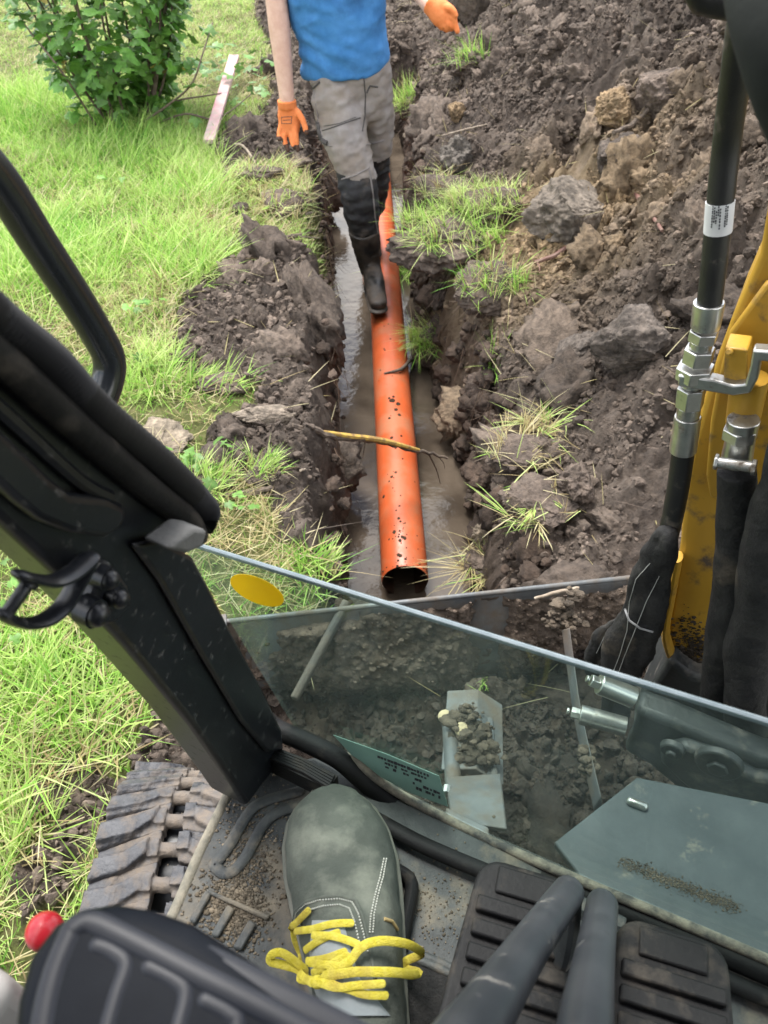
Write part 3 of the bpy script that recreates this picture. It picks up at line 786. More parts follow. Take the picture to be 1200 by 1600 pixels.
# long bare side shoots with a few leaves towards the pink board
tw = MB(); sl = []
for pts, zz in (([(225, 190), (268, 160), (300, 130), (318, 80), (332, 35)], [.05, .2, .32, .45, .52]), ([(238, 190), (270, 160), (320, 150), (352, 145)], [.02, .10, .12, .10]),
                ([(240, 195), (290, 178), (340, 185), (395, 145)], [.02, .1, .07, .10]), ([(150, 195), (95, 110), (40, 40), (15, -10)], [.05, .35, .5, .6]), ([(190, 185), (130, 90), (75, 30), (60, -20)], [.05, .3, .45, .55])):
    pp = [Pz(px, py, q) for (px, py), q in zip(pts, zz)]; tw.tube(pp, [.006, .0045, .0025], 6, 6)
    for q in catmull(pp, 5)[6:]:
        if rng.random() < .35: sl.append(tuple(q + Vector(rng.normal(0, .03, 3))))
tw.build('side_shoots', BARK, bush)
for px, py, k in ((370, 80, 8), (345, 105, 7), (330, 95, 6), (385, 95, 6), (400, 125, 5), (365, 115, 4), (405, 130, 4)):
    c = Pz(px, py, .16)
    for j in range(k): sl.append(tuple(c + Vector(rng.normal(0, .05, 3))))
sl = np.array(sl); add_leaves('shoot_leaves', sl, rng.normal(0, .4, sl.shape) + np.array([0, -.1, 1]), rng.uniform(.03, .055, len(sl)), np.array([.10, .20, .045]) * rng.uniform(.8, 1.6, (len(sl), 1)), bush, rng, LEAF)
# small broad-leaved weeds in the grass
rngw = np.random.default_rng(207)
WEED = mat('weed leaf', (.8, .8, .8), (1.2, 1.2, 1.1), scale=50, attr='tint', rough=.5, transl=.3)
wl = []
for px, py in ((40, 1000), (60, 880), (215, 590), (30, 960), (300, 745), (330, 730), (355, 820), (150, 830), (240, 500), (180, 300), (30, 905)):
    c = T(px, py, .04)
    for j in range(6): wl.append(tuple(c + Vector((rngw.normal(0, .04), rngw.normal(0, .04), rngw.uniform(-.01, .05)))))
wl = np.array(wl); wo = add_leaves('broadleaf_weeds', wl, rngw.normal(0, .35, wl.shape) + np.array([0, 0, 1]), rngw.uniform(.014, .03, len(wl)), np.array([.11, .23, .04]) * rngw.uniform(.7, 1.4, (len(wl), 1)), None, rngw, WEED)
tag(wo, kind='stuff')

# ------------------------------------------------------------------ pink board
PINK = mat('weathered pink paint', (.50, .25, .26), (.66, .47, .46), scale=9, rough=.8, dust=(.42, .36, .30), damt=.35, dscale=14, bump=.4, bscale=40)
a0 = Pz(326, 222, .05); a1 = Pz(366, 88, .14)
dv = (a1 - a0).normalized(); sd = dv.cross(Vector((0, 0, 1))).normalized(); up = sd.cross(dv)
m_ = MB(); m_.box((a0 + a1) / 2, sd * .028, dv * ((a1 - a0).length / 2), up * .011)
o = m_.build('painted_board', PINK, None, bevel=.003, origin=(a0 + a1) / 2); tag(o, 'long narrow pink painted board lying in the grass', 'board')

# ------------------------------------------------------------------ orange drain pipe
def pipe_material():
    m = mat('orange pipe plastic', (.46, .090, .026), (.40, .076, .022), scale=5, rough=.40, dust=(.34, .11, .045), damt=.30, dscale=7, spec=.45, r2=.7)
    return m
PIPE = pipe_material()
pa = Pz(633, 908, -.465); pb = Pz(591, 288, -.465); pd = (pb - pa).normalized()
pb = pb + pd * .75; R0 = .0765; R1 = .0715
pe = empty('drain_pipe', pa, 'long orange plastic drain pipe lying in the flooded trench', 'pipe')
ps = pd.cross(Vector((0, 0, 1))).normalized(); pu = ps.cross(pd)
v = []; f = []; n = 48; st = [0, .004] + list(np.linspace(.06, 1, 40)); Lp = (pb - pa).length
def ring(c, r): return [tuple(c + ps * (r * math.cos(2 * math.pi * j / n)) + pu * (r * math.sin(2 * math.pi * j / n))) for j in range(n)]
seq = [(pa + pd * (Lp * q if q > .01 else q), R0 - (.002 if q == 0 else 0)) for q in st] + [(pb, R1)] + [(pa + pd * (Lp * q if q > .01 else q), R1 + (.001 if q == 0 else 0)) for q in reversed(st)]
for c, r in seq: v += ring(c, r)
k = len(seq)
for i in range(k):
    for j in range(n): f.append((i * n + j, i * n + (j + 1) % n, ((i + 1) % k) * n + (j + 1) % n, ((i + 1) % k) * n + j))
me = bpy.data.meshes.new('pipe_wall'); me.from_pydata(v, [], f); me.polygons.foreach_set('use_smooth', [True] * len(f)); me.set_sharp_from_angle(angle=rad(35))
po = link('pipe_wall', me, [PIPE, mat('shade dark pipe inside', (.030, .012, .006), (.018, .010, .006), scale=20, rough=.5)], pe)  # inner wall coloured near black for the shade inside the pipe
me.polygons.foreach_set('material_index', [1 if i // n >= len(st) else 0 for i in range(len(f))])
MUD = mat('wet mud', (.028, .016, .009), (.055, .034, .02), scale=40, spec=.15, rough=.9, bump=.7, bscale=120)
pipe_bvh = bvh_of(me)
rg = np.random.default_rng(301); mm = MB()
spots_ = [(613, 626, .011), (622, 631, .009), (608, 622, .006), (619, 640, .008), (624, 648, .007), (612, 684, .006), (618, 700, .005), (612, 745, .005)]
for i in range(85):
    yy = rg.choice([rg.uniform(500, 700), rg.uniform(700, 890), rg.uniform(820, 890)]); spots_.append((598 + (yy - 500) * .09 + rg.normal(0, 14), yy, abs(rg.normal(0, .0022)) + .0010))
lv, lf = ico(2)
for px, py, r in spots_:
    h = hit(pipe_bvh, px, py)
    if h is None: continue
    nn_ = (h - pa); nn_ = (nn_ - pd * nn_.dot(pd)).normalized(); tt = nn_.cross(pd)
    d = 1 + .35 * fbm(lv * 2 + px, 2, int(px))
    mm.add([h + pd * (q[0] * r * 1.3 * e) + tt * (q[1] * r * e) + nn_ * (q[2] * r * .22) for q, e in zip(lv, d)], [tuple(q) for q in lf])
for i in range(26):                                         # crumbs on the cut edge
    a = rg.uniform(.3, 2.8); c = pa + ps * (math.cos(a) * R0 * .98) + pu * (math.sin(a) * R0 * .98) + pd * rg.uniform(-.001, .02); r = rg.uniform(.001, .004)
    mm.ell(c, r * 1.6, r, r, 8, 5)
tag(mm.build('mud_splashes', MUD, pe), kind='stuff')

# ------------------------------------------------------------------ roots and sticks
WOOD = mat('dark root', (.060, .045, .035), (.15, .115, .085), scale=50, rough=.85, bump=.6, bscale=150)
PALEW = mat('pale dry stick', (.24, .19, .14), (.36, .30, .23), scale=40, rough=.85, bump=.5, bscale=140)
YELW = mat('peeled yellow bark', (.50, .33, .06), (.20, .12, .05), scale=45, rough=.7, bump=.4, bscale=120)
REDW = mat('reddish stick', (.13, .055, .040), (.17, .105, .08), scale=40, rough=.7, bump=.4, bscale=120)
def stick(pts, r, label, m=WOOD, lift=.012, ends=None, name='root', cat='root', twigs=()):
    if ends:
        A, B = ends; n = len(pts); ta = (A - Vector((0, 0, CAMH))).length; pp = []
        for i, (px, py) in enumerate(pts):
            t = i / (n - 1); dA = Vector((0, A.y * CP - (A.z - CAMH) * SP, 0)).y; dB = B.y * CP - (B.z - CAMH) * SP
            pp.append(P(px, py, dA + (dB - dA) * t))
    else: pp = [T(px, py, lift) for px, py in pts]
    mb = MB(); q = catmull(pp, 5); q = [p + Vector((random.uniform(-1, 1), random.uniform(-1, 1), random.uniform(-1, 1))) * r[0] * .35 for p in q]
    mb.tube(q, list(r), 8)
    for a, b, rr in twigs:
        p0 = q[int(a * (len(q) - 1))]; mb.tube([p0, p0 + Vector(b) * .5 + Vector((.006, .004, -.004)), p0 + Vector(b)], [rr, rr * .4], 5, 3)
    c = sum(pp, Vector()) / len(pp)
    o = mb.build(name, m, None, origin=c); return tag(o, label, cat, 'roots and sticks in the dug earth')
A = T(462, 668, .02); B = Pz(706, 716, -.30)
e1 = stick([(455, 665), (490, 672), (520, 681), (560, 686), (590, 689), (630, 699), (660, 706), (700, 715)], (.011, .011, .010, .010, .007, .004), 'root with peeled yellow bark bridging the trench over the orange pipe', WOOD, ends=(A, B),
           twigs=((.9, (.05, .02, -.16), .003), (.95, (.03, .05, -.10), .002), (.5, (-.03, 0, -.14), .002)))
pp = [P(px, py, (A.y * CP - (A.z - CAMH) * SP) * (1 - t) + (B.y * CP - (B.z - CAMH) * SP) * t) for px, py, t in ((505, 675, .22), (540, 682, .35), (575, 686, .48), (605, 691, .6), (655, 704, .77))]
mb = MB(); mb.tube([q + Vector((0, -.001, .0035)) for q in pp], [.004, .0095, .0095, .0095, .005], 8, 4); bk = mb.build('peeled_bark', YELW, None); 
bk.parent = e1; bk.matrix_parent_inverse = Matrix.Translation(-Vector(e1.location))
h = hit(pipe_bvh, 601, 585, .006); h2 = hit(pipe_bvh, 625, 580, .012)
mb = MB(); q3 = T(652, 574, .02); mb.tube([h, h2, (h2 + q3) / 2 + Vector((0, 0, .02)), q3], [.003, .007, .008, .008], 8, 5)
tag(mb.build('stick', WOOD, None, origin=h2), 'short dark stub of stick resting across the orange pipe above the yellow-barked root', 'stick', 'roots and sticks in the dug earth')
stick([(360, 422), (410, 398), (440, 380), (470, 371), (498, 374)], (.006, .011, .012, .009, .005), 'curved brown root along the far end of the left soil bank', twigs=((.7, (.10, -.06, .02), .004), (.5, (-.06, -.05, .01), .004)))
stick([(345, 780), (385, 777), (425, 768)], (.006, .009, .007), 'dark root poking from the left soil bank beside the bright tuft')
stick([(470, 742), (500, 742), (532, 748)], (.004, .006, .004), 'thin pale root sticking out over the water from the left bank', PALEW)
stick([(832, 428), (865, 412), (897, 390)], (.006, .009, .008), 'short reddish stick pointing up at the boulder-sized clod', REDW, lift=.03, twigs=((.1, (.0, -.07, .0), .004),))
stick([(985, 292), (993, 318), (1012, 345), (1032, 372)], (.006, .008, .008, .005), 'brown root curving down the heap right of the largest grey clod', REDW, lift=.02)
stick([(955, 222), (985, 205), (1012, 182)], (.007, .010, .008), 'straight root lying in the sandy part of the heap', WOOD, lift=.02)
stick([(612, 208), (635, 220), (662, 245)], (.020, .020, .017), 'thick pale grey root at the trench edge right behind the person knees', PALEW, lift=.03)
stick([(690, 222), (730, 212), (760, 205)], (.003, .004, .003), 'thin pale straw-like twig beside the turf tuft behind the person', PALEW, lift=.03)
stick([(340, 250), (375, 232), (400, 262)], (.006, .007, .004), 'small bleached twig on the dark soil by the pink board', PALEW, lift=.02)
stick([(462, 270), (488, 268), (512, 266)], (.010, .010, .008), 'brown root crossing the left trench rim beside the hanging glove', WOOD, lift=.02)
stick([(480, 345), (505, 345), (530, 352), (548, 353)], (.005, .006, .005, .003), 'forked grey root reaching over the water towards the person boots', PALEW, lift=.03, twigs=((.2, (-.05, -.10, .0), .004),))
stick([(505, 285), (520, 320), (535, 350), (540, 372)], (.006, .007, .006, .005), 'pale stick standing against the trench wall left of the boots', PALEW, lift=.05)
stick([(835, 935), (870, 925), (905, 918)], (.003, .004, .003), 'thin dry twig lying on the edge of the blade', PALEW, ends=(P(835, 935, 1.60), P(905, 918, 1.62)))
# =================================================================== the person standing in the trench
SKIN = mat('skin', (.56, .35, .27), (.64, .43, .34), scale=25, rough=.55, spec=.35, bump=.1, bscale=300)
SHIRT = mat('blue t-shirt cotton', (.035, .165, .40), (.055, .21, .48), scale=14, rough=.9, bump=.25, bscale=500, bdist=.001, dust=(.022, .105, .27), damt=.22, dscale=6, r2=.9)
GREYC = mat('grey work trousers', (.215, .195, .184), (.28, .256, .242), scale=10, rough=.92, bump=.3, bscale=600, bdist=.001, dust=(.21, .175, .145), damt=.45, dscale=8)
BLACKC = mat('black knee fabric', (.016, .016, .018), (.030, .029, .029), scale=12, rough=.8, bump=.3, bscale=300, bdist=.001, dust=(.10, .08, .065), damt=.2, dscale=9)
BOOT = mat('black rubber boot', (.012, .012, .012), (.022, .020, .018), scale=10, rough=.40, dust=(.085, .065, .05), damt=.42, dscale=10, r2=.8)
GLOVE = mat('orange glove knit', (.62, .165, .04), (.70, .215, .065), scale=30, rough=.8, bump=.3, bscale=500, bdist=.001)
DIRTY = mat('dirty glove fingertips', (.030, .022, .018), (.10, .045, .025), scale=60, rough=.8)
HAIR = mat('brown hair', (.05, .03, .018), (.09, .055, .03), scale=60, rough=.6, bump=.8, bscale=200)
EYE = mat('eye', (.7, .7, .7), rough=.2)
foot0 = Pz(588, 440, -.385)
per = empty('person', foot0, 'person in blue t-shirt, grey-black trousers and orange gloves standing on the pipe', 'person')
hipC = Py(547, 118, 3.62); hem = Py(540, 112, 3.615)
chest0 = Py(524, 0, 3.60)
sh = chest0 + Vector((-.045, .0, .29)); neck = sh + Vector((-.01, -.01, .07)); head = neck + Vector((-.01, -.05, .16))
shR = sh + Vector((-.185, 0, -.03)); shL = sh + Vector((.185, .01, -.02))
elR = Py(427, -45, 3.58); wrR = Py(449, 160, 3.50)
shR = elR + Vector((.015, .03, .30)); shR.z = min(shR.z, sh.z - .01)
wrL = Py(673, 10, 3.46); elL = Vector((shL.x * .35 + wrL.x * .65 - .05, 3.70, wrL.z + .11))
kR = Py(557, 285, 3.45); aR = Py(576, 400, 3.485); kL = Py(589, 246, 3.70); aL = Py(574, 345, 3.80)
UPY = (0, 1, 0)
b = MB()
b.tube([hem, Py(535, 60, 3.61), chest0, chest0 + Vector((-.03, 0, .15)), sh], [(.150, .095), (.140, .088), (.150, .098), (.168, .105), (.13, .07)], 20, 3, up=UPY, dome=True)
b.tube([sh - Vector((0, 0, .06)), neck + Vector((0, -.01, .06))], [.062, .055], 14)
b.ell(head, .076, .096, .118, 20, 14); b.ell(head + Vector((0, -.025, -.055)), .058, .065, .065)
b.ell(head + Vector((0, -.098, -.015)), .013, .02, .026, 10, 8)
for s in (-1, 1): b.ell(head + Vector((s * .077, .012, -.01)), .012, .022, .032, 10, 8)
for s, S0, E0, W0 in ((-1, shR, elR, wrR), (1, shL, elL, wrL)):
    b.tube([sh + Vector((s * .08, 0, -.05)), S0, S0 * .5 + E0 * .5, E0, E0 * .6 + W0 * .4, W0 * .85 + E0 * .15, W0], [.06, .058, .047, .042, .044, .034, .031], 14, 3, dome=True)
for h0, k0, a0_ in ((Py(525, 125, 3.58), kR, aR), (Py(580, 125, 3.66), kL, aL)):
    b.tube([h0, h0 * .5 + k0 * .5, k0, k0 * .5 + a0_ * .5, a0_], [.070, .058, .044, .036, .030], 14, 3, dome=True)
    b.tube([a0_ + Vector((0, .04, -.05)), a0_ + Vector((.0, -.12, -.07))], [.036, .03], 10, dome=True)
b.ell(hipC, .145, .10, .11)
for c in (wrR, wrL): b.ell(c, .026, .026, .026, 10, 8)
bm_ = fuse(b, .009, 5, 'body'); body = link('body', bm_, SKIN, per)
fc = MB()
for s in (-1, 1):
    fc = MB(); fc.ell(head + Vector((s * .03, -.083, .012)), .013, .010, .009, 12, 8); fc.build('eye', EYE, per)
ms = MB(); ms.tube([head + Vector((-.024, -.088, -.062)), head + Vector((0, -.096, -.060)), head + Vector((.024, -.088, -.062))], [.004, .006, .004], 8, 4); ms.build('mouth', mat('lips', (.40, .16, .14), rough=.5), per)
hv, hf = ico(4); hd = 1 + .06 * fbm(hv * 4, 3, 5); hv2 = hv * hd[:, None] * np.array([.086, .105, .11]) + np.array(head + Vector((0, .014, .028)))
keep = (hv2[:, 1] > head.y - .055) | (hv2[:, 2] > head.z + .065); hf = np.array([t for t in hf if keep[t].all()])
hm = np_mesh('hair', hv2, tris=hf); link('hair', hm, HAIR, per)

# trousers
tr = MB()
tr.tube([Py(545, 80, 3.62), Py(547, 112, 3.62), Py(550, 150, 3.62)], [(.160, .108), (.172, .118), (.155, .118)], 24, 3, up=UPY, dome=True)
tr.tube([Py(519, 118, 3.60), Py(528, 165, 3.56), Py(540, 215, 3.50), Py(556, 268, 3.445), Py(561, 300, 3.43), Py(568, 345, 3.46), Py(573, 378, 3.49)], [(.090, .105), (.107, .108), (.096, .098), (.082, .084), (.080, .083), (.070, .074), (.060, .064)], 24, 4, up=UPY, dome=True)
tr.tube([Py(580, 118, 3.65), Py(586, 165, 3.66), Py(588, 205, 3.68), Py(588, 246, 3.70), Py(586, 290, 3.75), Py(580, 328, 3.80)], [(.082, .105), (.078, .102), (.070, .090), (.062, .078), (.060, .070), (.056, .064)], 24, 4, up=UPY, dome=True)
tme = fuse(tr, .007, 10, 'trousers')
v = get_v(tme); nr = get_n(tme)
fold = .008 * (1 - 2 * np.abs(fbm(np.stack([v[:, 0] * 6 + v[:, 2] * 4, v[:, 1] * 4, v[:, 2] * 9 - v[:, 0] * 7], 1), 2, 405))) + .011 * fbm(np.stack([v[:, 0] * 7 + v[:, 2] * 5, v[:, 1] * 6, v[:, 2] * 13 - v[:, 0] * 9], 1), 3, 401) + .006 * fbm(v * np.array([22, 22, 38]), 2, 402)
kn = np.exp(-((v[:, 2] - .02) / .12) ** 2); fold += kn * .0028 * np.sin(v[:, 2] * 95 + 3 * fbm(v * 9, 2, 403) * 3)
set_v(tme, v + nr * fold[:, None])
tb = bvh_of(tme)
zk = .115
def isblack(c):
    right = c.x > -.06 and c.y > 3.6
    lim = (kL.z + .02) if right else kR.z + .05 - .10 * (c.x - kR.x)
    lim += .006 * math.sin(c.x * 60)
    return c.z < lim
m1, m2 = split_mesh(tme, isblack)
link('trousers', m1, GREYC, per)
trn = [o for o in per.children if o.name.startswith('trousers')][0]
link('knee_panel', m2, BLACKC, trn)
SEAM = mat('dark seam', (.060, .055, .052), rough=.9)
LSEAM = mat('light seam', (.20, .18, .17), rough=.9)
def seam(pts, r, m, name, lift=.001, k=5):
    q = drape(tb, pts, lift, k)
    if len(q) < 2: return
    mb = MB(); mb.tube(q, r, 6); mb.build(name, m, trn)
seam([(484, 143), (492, 136), (500, 128)], .004, SEAM, 'pocket_edge'); seam([(484, 140), (486, 132), (500, 125)], .0025, LSEAM, 'pocket_seam')
seam([(504, 204), (520, 199), (548, 189), (563, 184)], .0025, SEAM, 'pocket_flap_seam'); seam([(506, 197), (530, 193), (556, 183)], .0014, SEAM, 'pocket_flap_seam')
seam([(568, 118), (571, 150), (570, 180), (566, 205)], .0025, SEAM, 'inseam')
seam([(488, 128), (497, 185), (508, 230), (522, 270)], .0025, LSEAM, 'side_seam')
seam([(497, 190), (499, 205), (503, 218), (512, 224)], .011, SEAM, 'side_pocket'); seam([(500, 222), (510, 227), (519, 228)], .003, LSEAM, 'pocket_seam')
seam([(572, 226), (585, 224), (600, 219)], .003, LSEAM, 'knee_seam'); seam([(534, 280), (555, 274), (577, 262)], .003, LSEAM, 'knee_seam')
seam([(577, 265), (582, 300), (586, 340), (590, 365)], .004, LSEAM, 'side_seam')
seam([(590, 136), (578, 134), (573, 145)], .0035, SEAM, 'pocket_edge')
# t-shirt
ts = MB()
ts.tube([Py(541, 106, 3.615), Py(540, 92, 3.612), Py(535, 55, 3.605), Py(525, 0, 3.60), chest0 + Vector((-.03, 0, .15)), sh + Vector((0, 0, -.04)), sh + Vector((0, 0, .015))], [(.176, .128), (.178, .130), (.178, .128), (.190, .130), (.205, .128), (.165, .10), (.075, .07)], 28, 4, up=UPY)
for s, S0, E0 in ((-1, shR, elR), (1, shL, elL)):
    ts.tube([sh + Vector((s * .09, 0, -.05)), S0 + Vector((0, 0, -.01)), S0 * .52 + E0 * .48], [(.085, .085), (.080, .080), (.072, .072)], 20, 4)
sme = fuse(ts, .008, 6, 't_shirt'); v = get_v(sme); nr = get_n(sme)
rid = lambda q: 1 - 2 * np.abs(q)
fold = .007 * rid(fbm(np.stack([v[:, 0] * 5 + v[:, 2] * 3.5, v[:, 1] * 3, v[:, 2] * 8 - v[:, 0] * 4], 1), 2, 415)) + .012 * fbm(np.stack([v[:, 0] * 9 + v[:, 2] * 6, v[:, 1] * 5, v[:, 2] * 9 - v[:, 0] * 3], 1), 3, 411) + .004 * fbm(v * np.array([15, 15, 34]), 2, 412)
low = np.exp(-np.maximum(0, v[:, 2] - hem.z) / .10)
fold += low * .008 * np.sin((v[:, 2] * 62 + v[:, 0] * 26) + 4 * fbm(v * 6, 2, 413))
v = v + nr * fold[:, None]; bot = np.exp(-np.maximum(0, v[:, 2] - hem.z + .01) / .03); v[:, 2] += bot * (.16 * (v[:, 0] - hem.x) ** 1 * .9 + .01 * np.sin(v[:, 0] * 30))
set_v(sme, v); link('t_shirt', sme, SHIRT, per)
sb = bvh_of(sme)
q = drape(sb, [(470, 98), (490, 108), (520, 113), (550, 110), (580, 100), (603, 86)], .0005, 5)
shirt = [o for o in per.children if o.name.startswith('t_shirt')][0]

# boots
def boot(shaft, foot, sole, name):
    mb = MB(); mb.tube(*shaft, n=20, k=4, up=UPY); mb.tube(*foot, n=18, k=4, up=(0, 0, 1), dome=True)
    me_ = fuse(mb, .006, 6, 'rubber_boot'); v = get_v(me_); nr = get_n(me_)
    v += nr * (.004 * fbm(v * np.array([14, 14, 40]), 3, 421))[:, None]; set_v(me_, v)
    o = link('rubber_boot', me_, BOOT, per)
    mb = MB(); mb.tube(*sole, n=16, k=4, up=(0, 0, 1), dome=True); mb.build('boot_sole', BOOT, o)
t0 = Pz(591, 474, -.335); h0 = Pz(581, 428, -.325)
boot(([Py(568, 358, 3.445), Py(572, 385, 3.46), Py(579, 420, 3.475), h0 + Vector((0, .02, 0))], [(.070, .074), (.062, .066), (.050, .056), (.048, .052)]),
     ([h0 + Vector((0, .05, -.005)), h0 * .5 + t0 * .5 + Vector((0, 0, .012)), t0], [(.044, .045), (.047, .042), (.040, .030)]),
     ([h0 + Vector((0, .055, -.045)), h0 * .5 + t0 * .5 + Vector((0, 0, -.040)), t0 + Vector((0, -.012, -.025))], [(.046, .014), (.046, .013), (.044, .013)]), 'boot')
t1 = Pz(583, 388, -.345); h1 = Pz(577, 368, -.335) + Vector((0, .10, 0))
boot(([Py(577, 318, 3.79), Py(575, 338, 3.81), Py(575, 356, 3.83), h1], [(.062, .070), (.058, .066), (.050, .056), (.05, .055)]),
     ([h1 + Vector((0, .04, 0)), h1 * .5 + t1 * .5 + Vector((0, 0, .012)), t1], [(.044, .045), (.046, .042), (.040, .032)]),
     ([h1 + Vector((0, .05, -.045)), h1 * .5 + t1 * .5 + Vector((0, 0, -.038)), t1 + Vector((0, -.012, -.028))], [(.046, .014), (.046, .013), (.044, .013)]), 'boot')

# gloves: palm and five separate fingers melted into one knitted glove
def glove(cuff, palm, fingers, tips, yb):
    mb = MB(); mb.tube(*cuff, n=16, k=3, up=UPY); mb.tube(*palm, n=18, k=4, up=UPY, dome=True)
    for pts, r in fingers: mb.tube(pts, r, 10, 4, dome=True)
    me_ = fuse(mb, .0036, 3, 'glove'); v = get_v(me_); nr = get_n(me_)
    v += nr * (.0012 * fbm(v * 60, 2, 431))[:, None]; set_v(me_, v)
    o = link('glove', me_, [GLOVE, DIRTY], per)
    me_.polygons.foreach_set('material_index', [int(any((q.center - t).length < rr for t, rr in tips)) for q in me_.polygons])
    return o, bvh_of(me_)
Q = lambda px, py, y: Py(px, py, y)
fR = [([Q(441, 190, 3.49), Q(437, 205, 3.475), Q(436, 218, 3.455)], [.012, .011, .009]),
      ([Q(447, 196, 3.49), Q(444, 216, 3.465), Q(450, 235, 3.445)], [.0125, .0115, .0095]),
      ([Q(454, 198, 3.485), Q(456, 217, 3.46), Q(459, 229, 3.44)], [.0125, .012, .010]),
      ([Q(461, 196, 3.48), Q(463, 216, 3.455), Q(465, 235, 3.44)], [.0125, .0115, .0095]),
      ([Q(464, 174, 3.49), Q(473, 188, 3.46), Q(479, 207, 3.44)], [.015, .0135, .0105])]
tipsR = [(Q(450, 239, 3.44), .035), (Q(465, 239, 3.435), .033), (Q(436, 220, 3.45), .018), (Q(480, 210, 3.435), .018)]
gl, gb = glove(([Q(448, 156, 3.50), Q(449, 168, 3.50)], [(.040, .036), (.039, .034)]), ([Q(449, 165, 3.50), Q(451, 180, 3.495), Q(453, 198, 3.485)], [(.038, .028), (.047, .024), (.045, .019)]), fR, tipsR, 3.5)
for pts in ([(440, 183), (456, 182)], [(440, 193), (455, 193)], [(440, 183), (440, 193)], [(456, 182), (455, 193)], [(442, 188), (454, 187)]):
    q = drape(gb, pts, .0006, 4)
    if len(q) > 1: mb = MB(); mb.tube(q, .0012, 5); mb.build('glove_print', SEAM, gl)
fL = [([Q(697, 24, 3.42), Q(708, 28, 3.40), Q(711, 38, 3.40), Q(715, 49, 3.39)], [.0135, .0130, .012, .0100]),
      ([Q(692, 32, 3.43), Q(703, 38, 3.40), Q(706, 44, 3.41), Q(699, 42, 3.43)], [.0135, .013, .012, .010]),
      ([Q(687, 33, 3.43), Q(697, 41, 3.41), Q(698, 46, 3.42), Q(692, 42, 3.44)], [.013, .0125, .0115, .010]),
      ([Q(682, 31, 3.44), Q(690, 39, 3.42), Q(690, 43, 3.43), Q(685, 38, 3.45)], [.012, .0115, .011, .0095]),
      ([Q(692, 12, 3.43), Q(705, 14, 3.40), Q(712, 24, 3.39)], [.0145, .0135, .011])]
glove(([Q(670, 5, 3.465), Q(678, 12, 3.455)], [(.034, .038), (.036, .034)]), ([Q(677, 11, 3.455), Q(688, 20, 3.44), Q(699, 27, 3.425)], [(.036, .032), (.046, .032), (.044, .027)]), fL, [], 3.46)
# =================================================================== the excavator
BLKP = mat('black cab paint', (.006, .007, .0095), (.010, .0115, .0145), scale=8, spec=.5, rough=.36, dust=(.07, .07, .068), damt=.06, dscale=110, bump=.05, bscale=200, r2=.7)
RUB = mat('black rubber', (.006, .006, .0065), (.011, .011, .011), scale=20, spec=.22, rough=.6, dust=(.055, .048, .040), damt=.15, dscale=25, bump=.2, bscale=200)
RIBR = mat('ribbed rubber trim', (.005, .005, .006), (.009, .009, .009), spec=.35, scale=40, rough=.7)
FLOORM = mat('dusty cab floor', (.026, .030, .031), (.055, .060, .058), scale=30, rough=.6, dust=(.20, .17, .125), damt=.20, dscale=13, bump=.5, bscale=260, bdist=.002)
PLAST = mat('dark blue-grey plastic', (.005, .0065, .010), (.008, .010, .014), scale=30, spec=.10, rough=.5, bump=.1, bscale=400, bdist=.001)
PLASTE = mat('console plastic with edge highlight', (.012, .014, .020), (.018, .020, .026), scale=30, spec=.35, rough=.42)  # lighter, glossier copy of the console plastic, paints highlights along its edges
ZINC = mat('zinc plated steel', (.58, .58, .55), (.42, .42, .40), scale=30, rough=.32, metal=.9, dust=(.16, .13, .10), damt=.05, dscale=30)
YEL = mat('yellow machine paint', (.46, .265, .028), (.40, .225, .026), scale=6, rough=.38, dust=(.085, .06, .04), damt=.12, dscale=22, bump=.12, bscale=120)
STEEL = mat('worn grey blade steel', (.085, .092, .096), (.145, .152, .152), scale=14, rough=.5, metal=.25, dust=(.13, .105, .08), damt=.30, dscale=12, bump=.3, bscale=90)
MUDST = mat('muddy grey steel', (.045, .045, .042), (.07, .064, .058), scale=18, rough=.8, dust=(.12, .095, .075), damt=.5, dscale=14, bump=.8, bscale=60, bdist=.006)
DKST = mat('dark grey casting', (.018, .021, .022), (.036, .040, .040), scale=12, rough=.5, dust=(.14, .125, .105), damt=.15, dscale=20, bump=.3, bscale=100)
FILLP = mat('grey filler plate', (.042, .052, .057), (.062, .074, .079), scale=10, spec=.3, rough=.5, dust=(.25, .22, .17), damt=.05, dscale=16, bump=.15, bscale=150)
HOSE = mat('black hydraulic hose', (.009, .009, .0095), (.016, .016, .0155), scale=30, rough=.5, dust=(.12, .10, .08), damt=.1, dscale=30, bump=.25, bscale=400, bdist=.001)
FABR = mat('black woven hose sleeve', (.011, .011, .0115), (.024, .0235, .0225), scale=35, spec=.3, rough=.8, dust=(.07, .058, .045), damt=.1, dscale=14, bump=.7, bscale=70, bdist=.006)
STIT = mat('pale stitching', (.26, .26, .245), rough=.9)
WHITE = mat('white label', (.62, .62, .62), (.72, .72, .72), scale=20, rough=.6)
INK = mat('black print', (.03, .03, .035), rough=.8)
TRK = mat('worn track rubber', (.028, .029, .034), (.062, .063, .068), scale=26, rough=.5, dust=(.16, .128, .098), damt=.40, dscale=17, bump=.8, bscale=60, bdist=.006)
DUSTY = mat('sandy dust on rubber', (.22, .20, .15), (.06, .06, .055), scale=60, rough=.9, bump=.5, bscale=200)
